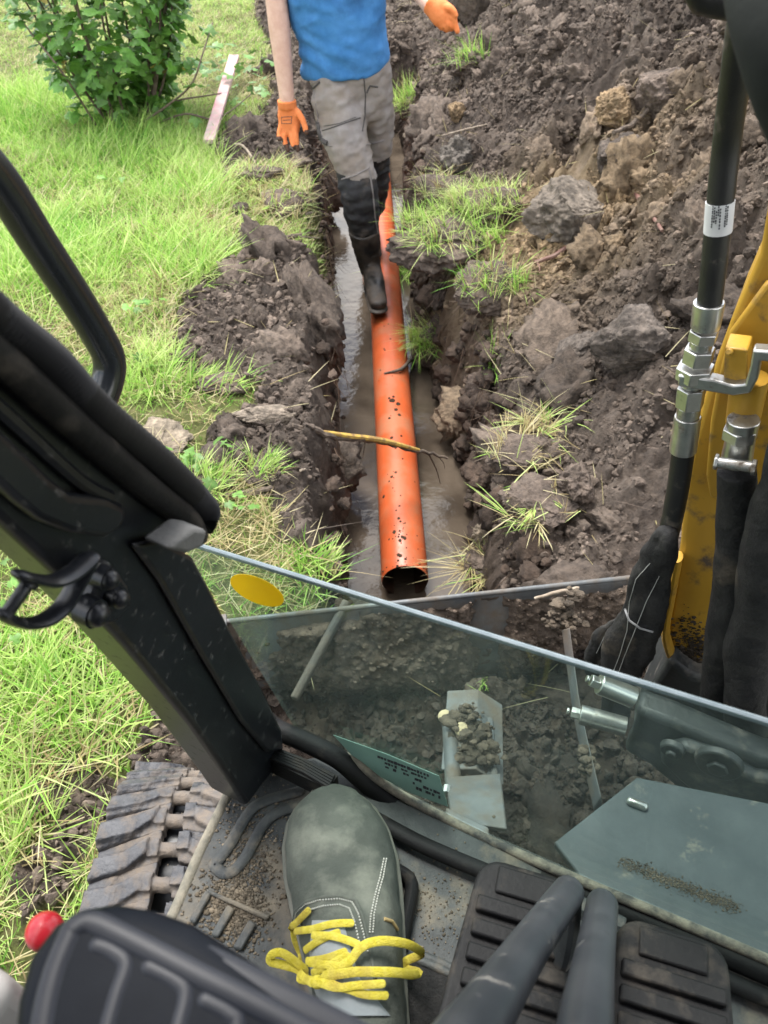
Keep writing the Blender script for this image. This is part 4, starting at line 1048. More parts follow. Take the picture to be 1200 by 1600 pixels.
def glass_material():
    m = bpy.data.materials.new('tinted cab glass'); m.use_nodes = True; nt = m.node_tree; nt.nodes.clear()
    o = nt.nodes.new('ShaderNodeOutputMaterial'); tr_ = nt.nodes.new('ShaderNodeBsdfTransparent'); gl_ = nt.nodes.new('ShaderNodeBsdfGlossy'); df = nt.nodes.new('ShaderNodeBsdfDiffuse')
    tr_.inputs[0].default_value = (.83, .92, .885, 1); gl_.inputs['Roughness'].default_value = .01; df.inputs[0].default_value = (.36, .44, .42, 1)
    lw = nt.nodes.new('ShaderNodeLayerWeight'); lw.inputs[0].default_value = .5
    pw = nt.nodes.new('ShaderNodeMath'); pw.operation = 'POWER'; pw.inputs[1].default_value = 4; lk(nt, lw.outputs['Facing'], pw.inputs[0])
    fr = nt.nodes.new('ShaderNodeMath'); fr.operation = 'MULTIPLY_ADD'; fr.inputs[1].default_value = .5; fr.inputs[2].default_value = .03; lk(nt, pw.outputs[0], fr.inputs[0])
    tc = nt.nodes.new('ShaderNodeTexCoord'); n = nt.nodes.new('ShaderNodeTexNoise'); n.inputs['Scale'].default_value = 7; n.inputs['Detail'].default_value = 9; n.inputs['Roughness'].default_value = .7
    lk(nt, tc.outputs['Object'], n.inputs['Vector'])
    mr = nt.nodes.new('ShaderNodeMapRange'); mr.inputs[1].default_value = .35; mr.inputs[2].default_value = .75; mr.inputs[3].default_value = .03; mr.inputs[4].default_value = .13
    lk(nt, n.outputs['Fac'], mr.inputs[0])
    m1_ = nt.nodes.new('ShaderNodeMixShader'); m2_ = nt.nodes.new('ShaderNodeMixShader')
    lk(nt, mr.outputs[0], m1_.inputs[0]); lk(nt, tr_.outputs[0], m1_.inputs[1]); lk(nt, df.outputs[0], m1_.inputs[2])
    lk(nt, fr.outputs[0], m2_.inputs[0]); lk(nt, m1_.outputs[0], m2_.inputs[1]); lk(nt, gl_.outputs[0], m2_.inputs[2]); lk(nt, m2_.outputs[0], o.inputs[0]); return m
GLASS = glass_material()
ex = empty('excavator', (.15, -.3, 0), 'yellow and black mini excavator around the viewer, its blade against the trench end', 'excavator')
pm = lambda pts, off=0: [Pm(a, b, off) for a, b in pts]
pn = lambda pts, off=0: [Pn(a, b, off) for a, b in pts]
pz = lambda pts, z: [Pz(a, b, z) for a, b in pts]

# ---- cab pillar with trim
def up_to(p, q, zt):                    # carry the line p -> q on until it reaches height zt
    p, q = Vector(p), Vector(q); d = (q - p); return q + d * ((zt - q.z) / d.z)
E_IN = up_to(Pm(0, 494), Pm(-260, 275), 2.11); E_OUT = E_IN + (Pm(-260, 590) - Pm(-260, 275))
E_IN2 = E_IN + CF * .02
m_ = MB()
m_.prism(pm([(-260, 590), (0, 818), (100, 910), (200, 1015), (300, 1135), (365, 1228), (386, 1262), (410, 1228), (445, 1186), (432, 1130), (400, 1066), (352, 978), (316, 905), (292, 858), (312, 830), (318, 800), (250, 718), (150, 632), (80, 560), (0, 494), (-260, 275)]) + [E_IN, Vector((E_OUT.x, E_OUT.y, 2.11))], -CR * .05)
pil = m_.build('cab_pillar', BLKP, ex, bevel=.006, seg=3)
m_ = MB(); m_.prism(pm([(-260, 450), (-100, 590), (0, 680), (60, 738), (92, 764), (150, 770), (176, 782), (182, 800), (168, 824), (146, 834), (90, 826), (40, 806), (0, 775), (-120, 665), (-260, 560)]), CR * .010)
m_.build('inner_panel', BLKP, pil, bevel=.006, seg=3)
m_ = MB(); m_.prism(pm([(196, 846), (235, 838), (290, 866), (316, 912), (352, 984), (402, 1074), (432, 1136), (436, 1168), (410, 1172), (370, 1125), (300, 1010), (240, 905)]), CR * .007)
m_.build('side_strip', BLKP, pil, bevel=.003)
sl_ = [(-260, 268), (-120, 390), (0, 502), (80, 566), (150, 640), (250, 724), (305, 778), (322, 802), (312, 822)]
q = catmull([E_IN] + pm(sl_, .004), 26); m_ = MB(); m_.tube(q, [.0105 if i % 2 else .0090 for i in range(len(q))], 14); m_.build('door_seal', RIBR, ex, sharp=80)
m_ = MB(); m_.tube([E_IN - CF * .03] + pm([(-260, 335), (-120, 458), (0, 560), (120, 668), (230, 762), (288, 808), (306, 836)], .006), .009, 12, 6, dome=True); m_.build('seal_lip', RUB, ex)
m_ = MB(); m_.tube(pm([(-200, 470), (0, 640), (120, 748), (170, 776)], .004), .0045, 8, 6); m_.build('panel_edge', BLKP, pil)
# rubber stop holding the corner of the glass
m_ = MB(); m_.prism(pm([(218, 840), (262, 808), (284, 812), (276, 838), (250, 848)], .012), CR * .022)
m_.build('glass_stop', mat('grey rubber', (.085, .085, .082), (.13, .13, .125), scale=30, rough=.8, bump=.3, bscale=150), ex, bevel=.003)
# door striker with bolts and loop
m_ = MB(); m_.prism(pm([(112, 872), (150, 868), (178, 905), (184, 935), (160, 962), (128, 972), (110, 948), (128, 905)], .008), CR * .012)
lt = m_.build('door_striker', BLKP, ex, bevel=.003)
m_ = MB(); m_.tube(pm([(138, 874), (112, 896), (84, 908), (58, 906), (36, 900)], .026), (.0030, .0068), 10, 5, up=CR, dome=True)
m_.tube(pm([(136, 882), (120, 912), (98, 948), (70, 969), (40, 974), (16, 968), (6, 962)], .026), (.0028, .0062), 10, 5, up=CR, dome=True)
m_.tube(pm([(48, 906), (8, 962)], .026), .0036, 14, dome=True); m_.tube(pm([(46, 909), (41, 916)], .026), .0052, 14); m_.tube(pm([(13, 955), (7, 964)], .026), .0052, 14)
m_.build('loop', BLKP, lt)
for px, py, r in ((150, 896, .0064), (166, 926, .0064), (130, 950, .0082)):
    m_ = MB(); c = Pm(px, py, .016); m_.tube([c, c + CR * .010], [r * 1.15, r * 1.1], 20); m_.ell(c + CR * .010, r * .95, r * .95, r * .95); m_.build('bolt', BLKP, lt)
# grab handle outside the door
m_ = MB(); hb = up_to(Pm(0, 285, -.17), Pm(-320, -20, -.17), 1.95)
m_ = MB(); m_.tube([hb + CR * .16 + Vector((0, 0, .03)), hb + CR * .03 + Vector((0, 0, .02)), hb] + pm([(-320, -20), (-160, 125), (-60, 218), (0, 285), (60, 378), (118, 466), (152, 522), (170, 560), (168, 596), (150, 640), (118, 690)], -.17) + [Pm(110, 700, -.10), Pm(118, 705, -.04)], .0138, 18, 8, dome=True)
m_.build('grab_handle', mat('glossy black handle paint', (.012, .0145, .018), (.018, .021, .025), scale=8, spec=.6, rough=.24), ex)

# ---- front window
gw = MB(); gw.prism(pn([(283, 846), (1200, 1131), (1560, 1243), (1560, 1660), (1200, 1498), (900, 1370), (760, 1308), (640, 1248), (590, 1216), (540, 1182), (470, 1153)]), CF * .005)
gl = gw.build('front_window', GLASS, ex, smooth=False)
m_ = MB(); m_.tube([Pn(278, 843, .0025), Pn(1560, 1241, .0025)], (.0026, .0032), 8, up=(0, 0, 1)); m_.build('polished_edge', mat('polished glass edge', (.16, .20, .22), (.22, .26, .28), scale=50, rough=.25), gl)
el = []
for i in range(36):
    a = 2 * math.pi * i / 36; ex_, ey_ = 45 * math.cos(a), 19 * math.sin(a); c_, s_ = math.cos(rad(24)), math.sin(rad(24))
    el.append((402 + ex_ * c_ - ey_ * s_, 922 + ex_ * s_ + ey_ * c_))
m_ = MB(); m_.prism(pn(el, -.0012), -CF * .0006); m_.build('round_sticker', mat('yellow sticker', (.95, .70, .010), (.90, .64, .010), scale=9, rough=.45, bump=.1, bscale=60, transl=.45), gl, smooth=False)
m_ = MB(); m_.prism(pn([(521, 1148), (605, 1178), (686, 1212), (700, 1260), (640, 1238), (592, 1212), (556, 1186)], -.0012), -CF * .0005)
lab = m_.build('glass_label', mat('pale green label', (.19, .33, .27), (.15, .28, .23), scale=12, rough=.6), gl, smooth=False)
m_ = MB()
for r_, (x0, y0, x1, y1) in enumerate([(590, 1182, 672, 1213), (596, 1190, 668, 1217), (602, 1198, 620, 1205), (630, 1208, 640, 1212), (645, 1223, 688, 1240), (650, 1231, 690, 1247), (648, 1217, 662, 1222)]):
    n_ = max(2, int((x1 - x0) / 5)); random.seed(r_)
    for i in range(n_):
        if random.random() < .2: continue
        a, b_ = i / n_, (i + random.uniform(.5, .95)) / n_; hh = random.uniform(1.1, 2.2)
        p = [(x0 + (x1 - x0) * a, y0 + (y1 - y0) * a - hh), (x0 + (x1 - x0) * b_, y0 + (y1 - y0) * b_ - hh), (x0 + (x1 - x0) * b_, y0 + (y1 - y0) * b_ + hh), (x0 + (x1 - x0) * a, y0 + (y1 - y0) * a + hh)]
        m_.prism(pn(p, -.0020), -CF * .0003)
m_.build('fine_print', INK, lab, smooth=False)
# gasket: sandy channel, round rubber, lower lip
m_ = MB(); m_.tube(pn([(392, 1100), (428, 1136), (480, 1160), (530, 1186), (572, 1222), (620, 1258), (700, 1300), (760, 1328), (900, 1393), (1200, 1520), (1560, 1685)], -.010), .0115, 14, 6); m_.build('window_gasket', RUB, ex)
m_ = MB(); m_.tube(pn([(470, 1150), (545, 1184), (596, 1222), (645, 1252), (760, 1311), (900, 1373), (1200, 1500), (1560, 1662)], -.004), .0052, 10, 6); m_.build('gasket_dust_channel', DUSTY, ex)
m_ = MB(); m_.tube(pz([(565, 1268), (640, 1310), (700, 1338), (780, 1372), (900, 1430), (1200, 1560), (1500, 1690)], .672), (.009, .007), 12, 5); m_.build('sill_lip', RUB, ex)
m_ = MB(); m_.prism(pz([(408, 1160), (470, 1182), (528, 1212), (512, 1232), (470, 1212), (418, 1186)], .70), (0, 0, -.03))
for i in range(5): m_.tube(pz([(412 + i * 2, 1163 + i * 5), (470 + i, 1186 + i * 5), (522 - i * 2, 1214 + i * 4)], .7015), .0022, 6)
m_.build('vent_louvre', RUB, ex)

# ---- cab floor
fl = pz([(380, 1206), (356, 1240), (332, 1290), (308, 1340), (272, 1424), (225, 1520)], .66) + [Vector((-.50, -.95, .66)), Vector((.42, -1.25, .66)), Vector((.92, -.10, .66))] + [C(.78, -.006, .66), C(.35, -.006, .66), C(.02, -.006, .66)]
m_ = MB(); m_.prism(fl, (0, 0, -.035)); floor_ = m_.build('cab_floor', FLOORM, ex, bevel=.004)
m_ = MB(); m_.tube(pz([(358, 1238), (333, 1290), (309, 1340), (273, 1424), (226, 1520)], .658), (.006, .005), 10, 5); m_.build('floor_edge', mat('dusty bare edge', (.24, .215, .165), (.13, .125, .10), scale=50, rough=.9, bump=.5, bscale=150), floor_)
def rib(pts, r, z=.6625):
    m_ = MB(); m_.tube(pz(pts, z), r, 10, 6, dome=True); m_.build('raised_rib', FLOORM, floor_)
rib([(334, 1352), (356, 1324), (390, 1268), (418, 1250), (468, 1236)], (.0060, .0022)); rib([(366, 1360), (384, 1338), (412, 1288), (438, 1268), (480, 1256)], (.0060, .0022)); rib([(334, 1352), (350, 1364), (366, 1360)], (.0060, .0022))
def floor_cleat(poly):
    m_ = MB(); m_.prism(pz(poly, .6605), (0, 0, .005)); m_.build('raised_cleat', FLOORM, floor_, bevel=.002)
for q in ([(296, 1440), (306, 1446), (332, 1398), (322, 1392)], [(330, 1462), (342, 1468), (368, 1422), (356, 1415)], [(364, 1482), (378, 1488), (402, 1446), (390, 1438)], [(322, 1390), (326, 1398), (418, 1440), (424, 1432)]): floor_cleat(q)
rib([(640, 1485), (690, 1505), (740, 1530)], (.004, .002)); rib([(640, 1494), (690, 1515), (730, 1537)], (.004, .003))
m_ = MB(); m_.prism(pz([(628, 1500), (735, 1545), (760, 1700), (600, 1700)], .664), (0, 0, .006)); m_.build('floor_mat', mat('black floor carpet', (.010, .010, .010), (.022, .021, .02), scale=120, rough=.95, bump=.8, bscale=300), ex)
m_ = MB(); m_.tube(pz([(622, 1362), (640, 1375), (643, 1395), (634, 1440), (627, 1475)], .668), (.007, .012), 12, 5, dome=True); m_.build('foot_stop', RUB, ex)
for px, py, r in ((439, 1293, .0022), (690, 1402, .0016), (478, 1302, .002), (415, 1400, .004), (330, 1375, .003)):
    pass

def floor_dirt(c, sp, size, n, seed):
    rg = np.random.default_rng(seed); pr, pf_ = lumps(1, 6, seed); vs = []; ts = []
    for i in range(n):
        a = pz([(c[0] + rg.normal(0, sp[0]), c[1] + rg.normal(0, sp[1]))], .6608)[0]
        vs.append(pr[rg.integers(0, 6)] * (abs(rg.normal(0, size)) + size * .25) * np.array([1, 1, .6]) + np.array(a)); ts.append(pf_ + i * len(pr[0]))
    me_ = np_mesh('floor_dirt', np.concatenate(vs), tris=np.concatenate(ts)); col_attr(me_, 'tint', np.repeat(np.array([[.20, .165, .12]]) * rg.uniform(.55, 1.3, (n, 1)), len(pr[0]), 0))
    tag(link('floor_dirt', me_, SOILC, floor_), kind='stuff')
floor_dirt((365, 1420), (28, 34), .0011, 1900, 551); floor_dirt((390, 1330), (22, 50), .0009, 900, 552); floor_dirt((690, 1420), (40, 50), .0007, 500, 553); floor_dirt((430, 1290), (60, 40), .0006, 400, 554)
# ---- pedals and travel levers
def pedal(far, w_, L_, tilt):
    f_ = Vector((.29, .957, 0)); f_ = (f_ + Vector((0, 0, tilt))).normalized(); r_ = Vector((.957, -.29, 0)); u_ = r_.cross(f_)
    out_ = []; R = .022
    for cx, cy, a0 in ((w_ / 2 - R, -R, 0), (-w_ / 2 + R, -R, 90), (-w_ / 2 + R * .6, -L_ + R, 180), (w_ / 2 - R * .6, -L_ + R, 270)):
        for k in range(6):
            a = rad(a0 + 90 * k / 5); out_.append(far + r_ * (cx + R * math.cos(a)) + f_ * (cy + R * math.sin(a)))
    m_ = MB(); m_.prism(out_, -u_ * .024); pd_ = m_.build('pedal', RUB, ex, bevel=.004, seg=3)
    m_ = MB(); n_ = 7
    for i in range(n_):
        c = far + f_ * (-.044 - i * (L_ - .045) / n_) + u_ * .0035
        m_.box(c, r_ * (w_ / 2 - .005), f_ * .0066, u_ * .0045)
    m_.box(far + f_ * (-.018) + u_ * .002, r_ * (w_ / 2 - .018), f_ * .012, u_ * .002)
    m_.build('tread_bars', RUB, pd_, bevel=.0022)
    m_ = MB(); c = far - f_ * (L_ * .55) - u_ * .02; m_.tube([c, c + Vector((.0, -.01, -.09))], .012, 12); m_.build('pedal_stem', DKST, pd_)
pedal(Pz(830, 1358, .775), .092, .185, -.06)
pedal(Pz(1052, 1452, .775), .092, .185, -.06)
LEV = mat('blue-grey lever paint', (.034, .038, .044), (.056, .060, .066), scale=18, spec=.4, rough=.3, dust=(.20, .19, .17), damt=.05, dscale=40)
for pts, r in (([(570, 1840, .24), (672, 1700, .27), (752, 1592, .345), (826, 1480, .50), (888, 1394, .645)], [.0128, .0130, .0132, .0132, .0130]),
               ([(895, 1840, .26), (905, 1700, .31), (916, 1590, .39), (930, 1490, .53), (941, 1414, .665)], [.0128, .0130, .0132, .0132, .0132])):
    pp = [P(*q) for q in pts]; m_ = MB(); m_.tube(pp, r, 18, 8, dome=True); lv_ = m_.build('travel_lever', LEV, ex)
    e = pp[-1]; m_ = MB(); m_.tube([e + Vector((0, -.004, 0)), e + Vector((-.002, -.022, -.03)), e + Vector((-.004, -.035, -.12))], [(.010, .018), (.010, .022), (.012, .024)], 14, 4); m_.build('lever_shank', DKST, lv_)
m_ = MB(); m_.tube([Pz(905, 1500, .665), Pz(900, 1500, .70), Pz(898, 1490, .73)], [.030, .024, .016], 16, 3); m_.tube(pz([(880, 1560), (890, 1500), (905, 1460)], .69), .012, 10, 3); m_.build('lever_boot', RUB, ex)
m_ = MB(); m_.box(Pz(915, 1440, .672), CR * .035, CF * .02, (0, 0, .006)); m_.build('pivot_plate', DKST, ex, bevel=.002)

# ---- console in the lower left corner
m_ = MB(); m_.prism(pz([(12, 1640), (20, 1560), (40, 1490), (80, 1438), (125, 1412), (180, 1404), (240, 1414), (300, 1436), (360, 1474), (450, 1532), (620, 1640), (700, 1800), (560, 2100), (0, 2100)], 1.19), (0, 0, -.045))
cons = m_.build('console', PLAST, ex, bevel=.008, seg=4)
def crib(pts, r, z=1.1895):
    m_ = MB(); m_.tube(pz(pts, z), r, 12, 6, dome=True); m_.build('console_rib', PLASTE, cons)
crib([(112, 1452), (140, 1440), (200, 1466), (300, 1518), (420, 1580), (640, 1700)], (0.0043, 0.0018)); crib([(112, 1452), (84, 1520), (66, 1600), (60, 1700)], (0.0043, 0.0017))
crib([(150, 1476), (176, 1486), (196, 1508), (180, 1560), (160, 1640), (155, 1720)], (0.0030, 0.0012)); crib([(232, 1510), (275, 1532), (290, 1556), (276, 1620), (262, 1720)], (0.0030, 0.0012)); crib([(320, 1562), (360, 1584), (372, 1606), (360, 1700)], (0.0030, 0.0012))
crib([(230, 1470), (330, 1510), (430, 1560), (640, 1668)], (0.0060, 0.0012), 1.1885)
m_ = MB(); m_.box(Pz(150, 1900, 1.10) + Vector((-.02, -.10, -.20)), CR * .05, CF * .09, (0, 0, .24)); m_.build('console_pedestal', PLAST, ex, bevel=.02, seg=4)
kn_ = MB(); c = P(70, 1455, .45); kn_.ell(c, .0108, .0108, .0095, 20, 12); kn_.tube([c - Vector((0, 0, .004)), c - Vector((0, 0, .03))], .008, 14); kn_.tube([c - Vector((0, 0, .03)), c - Vector((.01, .06, .16)), Vector((c.x - .03, c.y - .12, .66))], .006, 10, 4)
kn_.build('red_knob', mat('red plastic', (.44, .016, .026), (.38, .014, .022), scale=8, rough=.3), ex)
m_ = MB(); m_.box(P(-62, 1620, .47) + Vector((0, 0, -.20)), CR * .032, CF * .036, (0, 0, .25)); m_.build('side_trim', mat('light grey plastic', (.34, .33, .31), (.40, .385, .365), scale=10, rough=.6), ex, bevel=.012, seg=4)

# ---- crawler track
TX = -.303; TR = .185; TZ = .385; TY = .455
m_ = MB(); m_.box((TX, -.25, .20), (.055, 0, 0), (0, .70, 0), (0, 0, .10)); trk = m_.build('track_frame', BLKP, ex, bevel=.01)
m_ = MB(); m_.tube([(TX - .05, TY, .20), (TX + .05, TY, .20)], .155, 32); m_.build('idler_wheel', BLKP, trk, bevel=.006)
def pad_mesh(seed):
    m_ = MB(); rg = random.Random(seed); j = lambda q=.003: rg.uniform(-q, q)
    for sg in (-1, 1):
        sk = .030 if sg < 0 else .018
        Y_ = lambda x_, y_: y_ - sk * (x_ - .015) / .088
        for z0, pts, vec in ((-.026, [(.100, -.0235), (.014, -.0235), (.014, .0235), (.100, .0235)], (0, 0, .019)),
                             (-.009, [(.102, -.022), (.056, -.023), (.030, -.012), (.026, .010), (.060, .002), (.102, .010)], (0, .003, .012 + j())),
                             (-.009, [(.098, .010), (.070, .006), (.066, .020), (.098, .021)], (0, 0, .004))):
            m_.prism([(sg * (x_ + j(.002)), Y_(x_, y_) + j(.002), z0) for x_, y_ in pts], vec)
    m_.tube([(-.024, -.004, -.013), (.024, -.004, -.013)], .0105, 12)
    m_.box((.020, .004, -.006), (.008, 0, 0), (0, .012, 0), (0, 0, .008)); m_.box((-.021, -.004, -.006), (.007, 0, 0), (0, .013, 0), (0, 0, .007))
    me_ = fuse(m_, .0020, 1, 'track_pad'); v = get_v(me_); nr = get_n(me_)
    v += nr * (.0016 * fbm(v * 40 + seed, 3, seed) + .0012 * np.abs(fbm(v * 110, 2, seed + 1)))[:, None]; set_v(me_, v); me_.materials.append(TRK); return me_
pads = [pad_mesh(i) for i in range(5)]
base = None
for k in range(26):
    s = 0
    if k <= 14: pos = (TX, TY - (14 - k) * .0475, TZ); ang = 0
    else:
        ang = (k - 14) * .0475 / TR; pos = (TX, TY + TR * math.sin(ang), TZ - TR + TR * math.cos(ang))
    o = bpy.data.objects.new('track_pad', pads[(k * 3) % 5]); COL.objects.link(o); o.parent = trk
    o.location = pos; o.rotation_euler = (-ang + random.uniform(-.05, .05), random.uniform(-.03, .03), random.uniform(-.03, .03))
m_ = MB(); m_.box((.17, -.35, .33), (.30, 0, 0), (0, .62, 0), (0, 0, .16)); m_.build('chassis', DKST, ex, bevel=.02)
m_ = MB(); m_.box((.70, -.35, .19), (.105, 0, 0), (0, .70, 0), (0, 0, .15)); m_.build('right_hand_track'.replace('right_hand_', 'crawler_'), TRK, ex, bevel=.06, seg=4)

# ---- dozer blade with arms, ram and caked mud
bu = Vector((.991, .136, 0)); bn = Vector((-.136, .991, 0)); B0 = Vector((-.300, .975, .205))
prof = [(.0, .0), (-.02, -.05), (-.034, -.11), (-.038, -.18), (-.028, -.25), (.0, -.31)]
def bp_(s, o, z): return B0 + bu * s + bn * o + Vector((0, 0, z))
m_ = MB(); a = [bp_(-.02, o, z) for o, z in prof] + [bp_(-.02, o + .014, z) for o, z in reversed(prof)]; m_.prism(a, bu * 1.10)
m_.tube([bp_(-.02, .004, .004), bp_(1.08, .004, .004)], (.006, .006), 8, up=(0, 0, 1)); m_.box(bp_(-.025, -.02, -.15), bu * .006, bn * .04, (0, 0, .16))
bl = m_.build('dozer_blade', STEEL, ex, bevel=.002)
ns, nz = 260, 90; ss, tt = np.meshgrid(np.linspace(.0, 1.06, ns), np.linspace(0.0, 1.0, nz)); s1 = ss.ravel(); t1_ = tt.ravel()
oz = np.interp(t1_ * .31, [0, .05, .11, .18, .25, .31], [q[0] for q in prof])
th = .016 * fbm(np.stack([s1 * 9, t1_ * 4, 0 * s1], 1), 3, 501) + .012 * np.abs(fbm(np.stack([s1 * 34, t1_ * 11, 0 * s1], 1), 3, 502)) + .006 * fbm(np.stack([s1 * 90, t1_ * 30, 0 * s1], 1), 2, 503)
th += .012 + .040 * np.exp(-((s1 - .36) / .16) ** 2) * sstep(.05, .6, t1_) - .035 * np.exp(-((s1 - .525) / .045) ** 4) * sstep(-.2, .1, t1_) - .030 * (1 - sstep(.0, .10, t1_)) * (s1 < .25) - .02 * np.exp(-((s1 - .03) / .05) ** 2)
th = np.clip(th, -.004, 1)
mv = np.array(B0) + s1[:, None] * np.array(bu) + (oz - th)[:, None] * np.array(bn) + np.stack([0 * s1, 0 * s1, -.004 - .30 * t1_ + th * .35], 1)
mi_ = np.arange(ns * nz).reshape(nz, ns); mq = np.stack([mi_[:-1, :-1].ravel(), mi_[1:, :-1].ravel(), mi_[1:, 1:].ravel(), mi_[:-1, 1:].ravel()], 1)
mme = np_mesh('caked_mud', mv, mq); rgm = np.random.default_rng(1)
col_attr(mme, 'tint', np.tile([[.115, .088, .068]], (len(mv), 1)) * (1 + .5 * fbm(mv * 14, 3, 504))[:, None]); link('caked_mud', mme, SOILC, bl)
cm = MB(); rgm = np.random.default_rng(511); protos, pf = lumps(2, 8, 515)
vsm = []; tsm = []; cnt = 0
for i in range(2600):
    j = rgm.integers(0, len(mv)); 
    if th[j] < .006: continue
    r = .0018 * (1 - rgm.random() * .97) ** (-1 / 2.2); r = min(r, .013)
    vsm.append(protos[rgm.integers(0, 8)] * r + mv[j]); tsm.append(pf + cnt); cnt += len(protos[0])
cme = np_mesh('mud_crumbs', np.concatenate(vsm), tris=np.concatenate(tsm)); col_attr(cme, 'tint', np.repeat(np.array([[.12, .092, .072]]) * rgm.uniform(.55, 1.4, (len(vsm), 1)), len(protos[0]), 0)); o = link('mud_crumbs', cme, SOILC, bl); o['kind'] = 'stuff'
stp = lambda lst: [P(*q) for q in lst]
m_ = MB(); m_.tube(stp([(542, 940, 1.64), (500, 1018, 1.60), (460, 1092, 1.55)]), (.010, .012), 8, 1, up=(0, 0, 1)); m_.build('push_arm', MUDST, bl, bevel=.002)
m_ = MB(); m_.tube(stp([(884, 984, 1.58), (893, 1050, 1.55), (905, 1130, 1.48), (935, 1262, 1.33)]), (.008, .030), 4, 3, up=(0, 0, 1)); m_.build('push_arm', STEEL, bl, bevel=.002)
m_ = MB(); m_.tube(stp([(742, 1090, 1.50), (738, 1215, 1.32)]), (.055, .022), 4, up=(.1, -.4, 1)); m_.tube(stp([(702, 1118, 1.44), (708, 1220, 1.30)]), .014, 12, dome=True); m_.tube(stp([(765, 1126, 1.44), (772, 1215, 1.32)]), .007, 10, dome=True)
ram = m_.build('ram_bracket', STEEL, bl, bevel=.003)
m_ = MB(); m_.prism(stp([(696, 1214, 1.29), (783, 1208, 1.29), (793, 1296, 1.16), (706, 1282, 1.18)]), (0, .004, -.02)); m_.prism(stp([(697, 1260, 1.20), (764, 1292, 1.14), (764, 1312, 1.13), (697, 1280, 1.18)]), (0, 0, -.02)); m_.build('ram_cover', STEEL, bl, bevel=.003)
m_ = MB(); m_.tube(stp([(699, 1229, 1.265), (697, 1240, 1.255)]), .007, 8); m_.build('bolt', ZINC, bl)
def clod_mesh(path, spread, size, n, seed):
    rg = np.random.default_rng(seed); pr, pf_ = lumps(1, 6, seed); vs = []; ts = []
    for i in range(n):
        p = np.array(path[rg.integers(0, len(path))]) + np.array([rg.normal(0, spread * .7), rg.normal(0, spread * .5), 0])
        vs.append(pr[rg.integers(0, 6)] * (abs(rg.normal(0, size)) + size * .3) * np.array([1, 1, .5]) + p); ts.append(pf_ + i * len(pr[0]))
    me_ = np_mesh('crumbs', np.concatenate(vs), tris=np.concatenate(ts)); col_attr(me_, 'tint', np.repeat(np.array([[.10, .082, .06]]) * rg.uniform(.6, 1.4, (n, 1)), len(pr[0]), 0)); return me_
def mudheap(lst, seed, name='caked_mud', par=None, size=.0040, k_=1.0):
    vs = []; ts = []; c_ = 0; rg = np.random.default_rng(seed); pr, pf_ = lumps(3, 6, seed)
    for px, py, t, r, n_ in lst:
        for i in range(n_):
            p = P(px + rg.normal(0, r), py + rg.normal(0, r), t + rg.normal(0, .008)); rr_ = abs(rg.normal(0, size)) + size * .4
            vs.append(pr[rg.integers(0, 6)] * rr_ + np.array(p)); ts.append(pf_ + c_); c_ += len(pr[0])
    me_ = np_mesh(name, np.concatenate(vs), tris=np.concatenate(ts)); col_attr(me_, 'tint', np.repeat(np.array([[.10, .08, .06]]) * k_ * rg.uniform(.6, 1.5, (len(vs), 1)), len(pr[0]), 0)); return tag(link(name, me_, SOILC, par or bl), kind='stuff')
mudheap([(735, 1150, 1.385, 15, 160), (742, 1185, 1.335, 13, 120), (725, 1128, 1.425, 12, 80), (880, 960, 1.58, 14, 90), (915, 1175, 1.42, 4, 40), (920, 1200, 1.39, 5, 50)], 520)
for i, (px, py, t, r) in enumerate(((728, 1135, 1.42, .030), (744, 1168, 1.375, .036), (738, 1198, 1.335, .026))):
    lump_obj('caked_mud', 530 + i, r, P(px, py, t), SOILC, (.085, .068, .054), bl, squash=(1.0, 1.2, .55), fine=.22)
for px, py, t in ((696, 1120, 1.43), (722, 1140, 1.38)):
    m_ = MB(); m_.ell(P(px, py, t), .014, .014, .010); m_.build('sandy_lump', mat('sandy lump', (.45, .36, .22), rough=.9, bump=.5), bl)

# ---- swing bracket, pins and filler plate beyond the glass
m_ = MB(); m_.prism(pn([(990, 1108), (986, 1150), (972, 1174), (1012, 1196), (1060, 1236), (1110, 1258), (1170, 1266), (1380, 1262), (1380, 1200), (1190, 1190), (1100, 1152), (1050, 1130)], .27), CF * .04)
sw = m_.build('swing_bracket', DKST, ex, bevel=.010, seg=3)
m_ = MB(); m_.prism(pn([(1036, 1156), (1036, 1172), (1062, 1198), (1112, 1240), (1180, 1246), (1380, 1240), (1380, 1228), (1180, 1196), (1120, 1164), (1070, 1148)], .268), -CF * .02); m_.build('boss_plate', DKST, sw, bevel=.006)
for px, py, r in ((1124, 1188, .030), (1052, 1166, .016)):
    c = Pn(px, py, .250); m_ = MB(); m_.tube([c, c - CF * .010], [r, r * .92], 28); m_.tube([c - CF * .010, c - CF * .016], r * .45, 6); m_.build('pin_boss', DKST, sw, bevel=.002)
for a, b_, r in (((906, 1116), (978, 1136), .0135), ((936, 1068), (990, 1090), .0140)):
    A_, B_ = Pn(*a, .265), Pn(*b_, .275); d_ = (A_ - B_).normalized(); m_ = MB(); m_.tube([A_, B_], r, 20); m_.hexa(A_ + d_ * .012, A_, r * .62); m_.tube([A_ + d_ * .014, A_ + d_ * .018], r * .35, 10); m_.build('hinge_pin', ZINC, sw, bevel=.001)
m_ = MB(); m_.prism([Pz(866, 1316, .62), Pz(996, 1214, .62), Pz(1380, 1290, .62), C(.95, .16, .62), C(.95, .014, .62), C(.345, .014, .62)], (0, 0, -.012)); dk = m_.build('filler_plate', FILLP, ex, bevel=.002)  # plate added to fill the pale triangle beyond the glass
tag(link('dirt_streak', clod_mesh([Pz(975 + 175 * q, 1348 + 70 * q, .6205) for q in np.linspace(0, 1, 40)], .007, .0005, 2200, 541), SOILC, dk), kind='stuff')
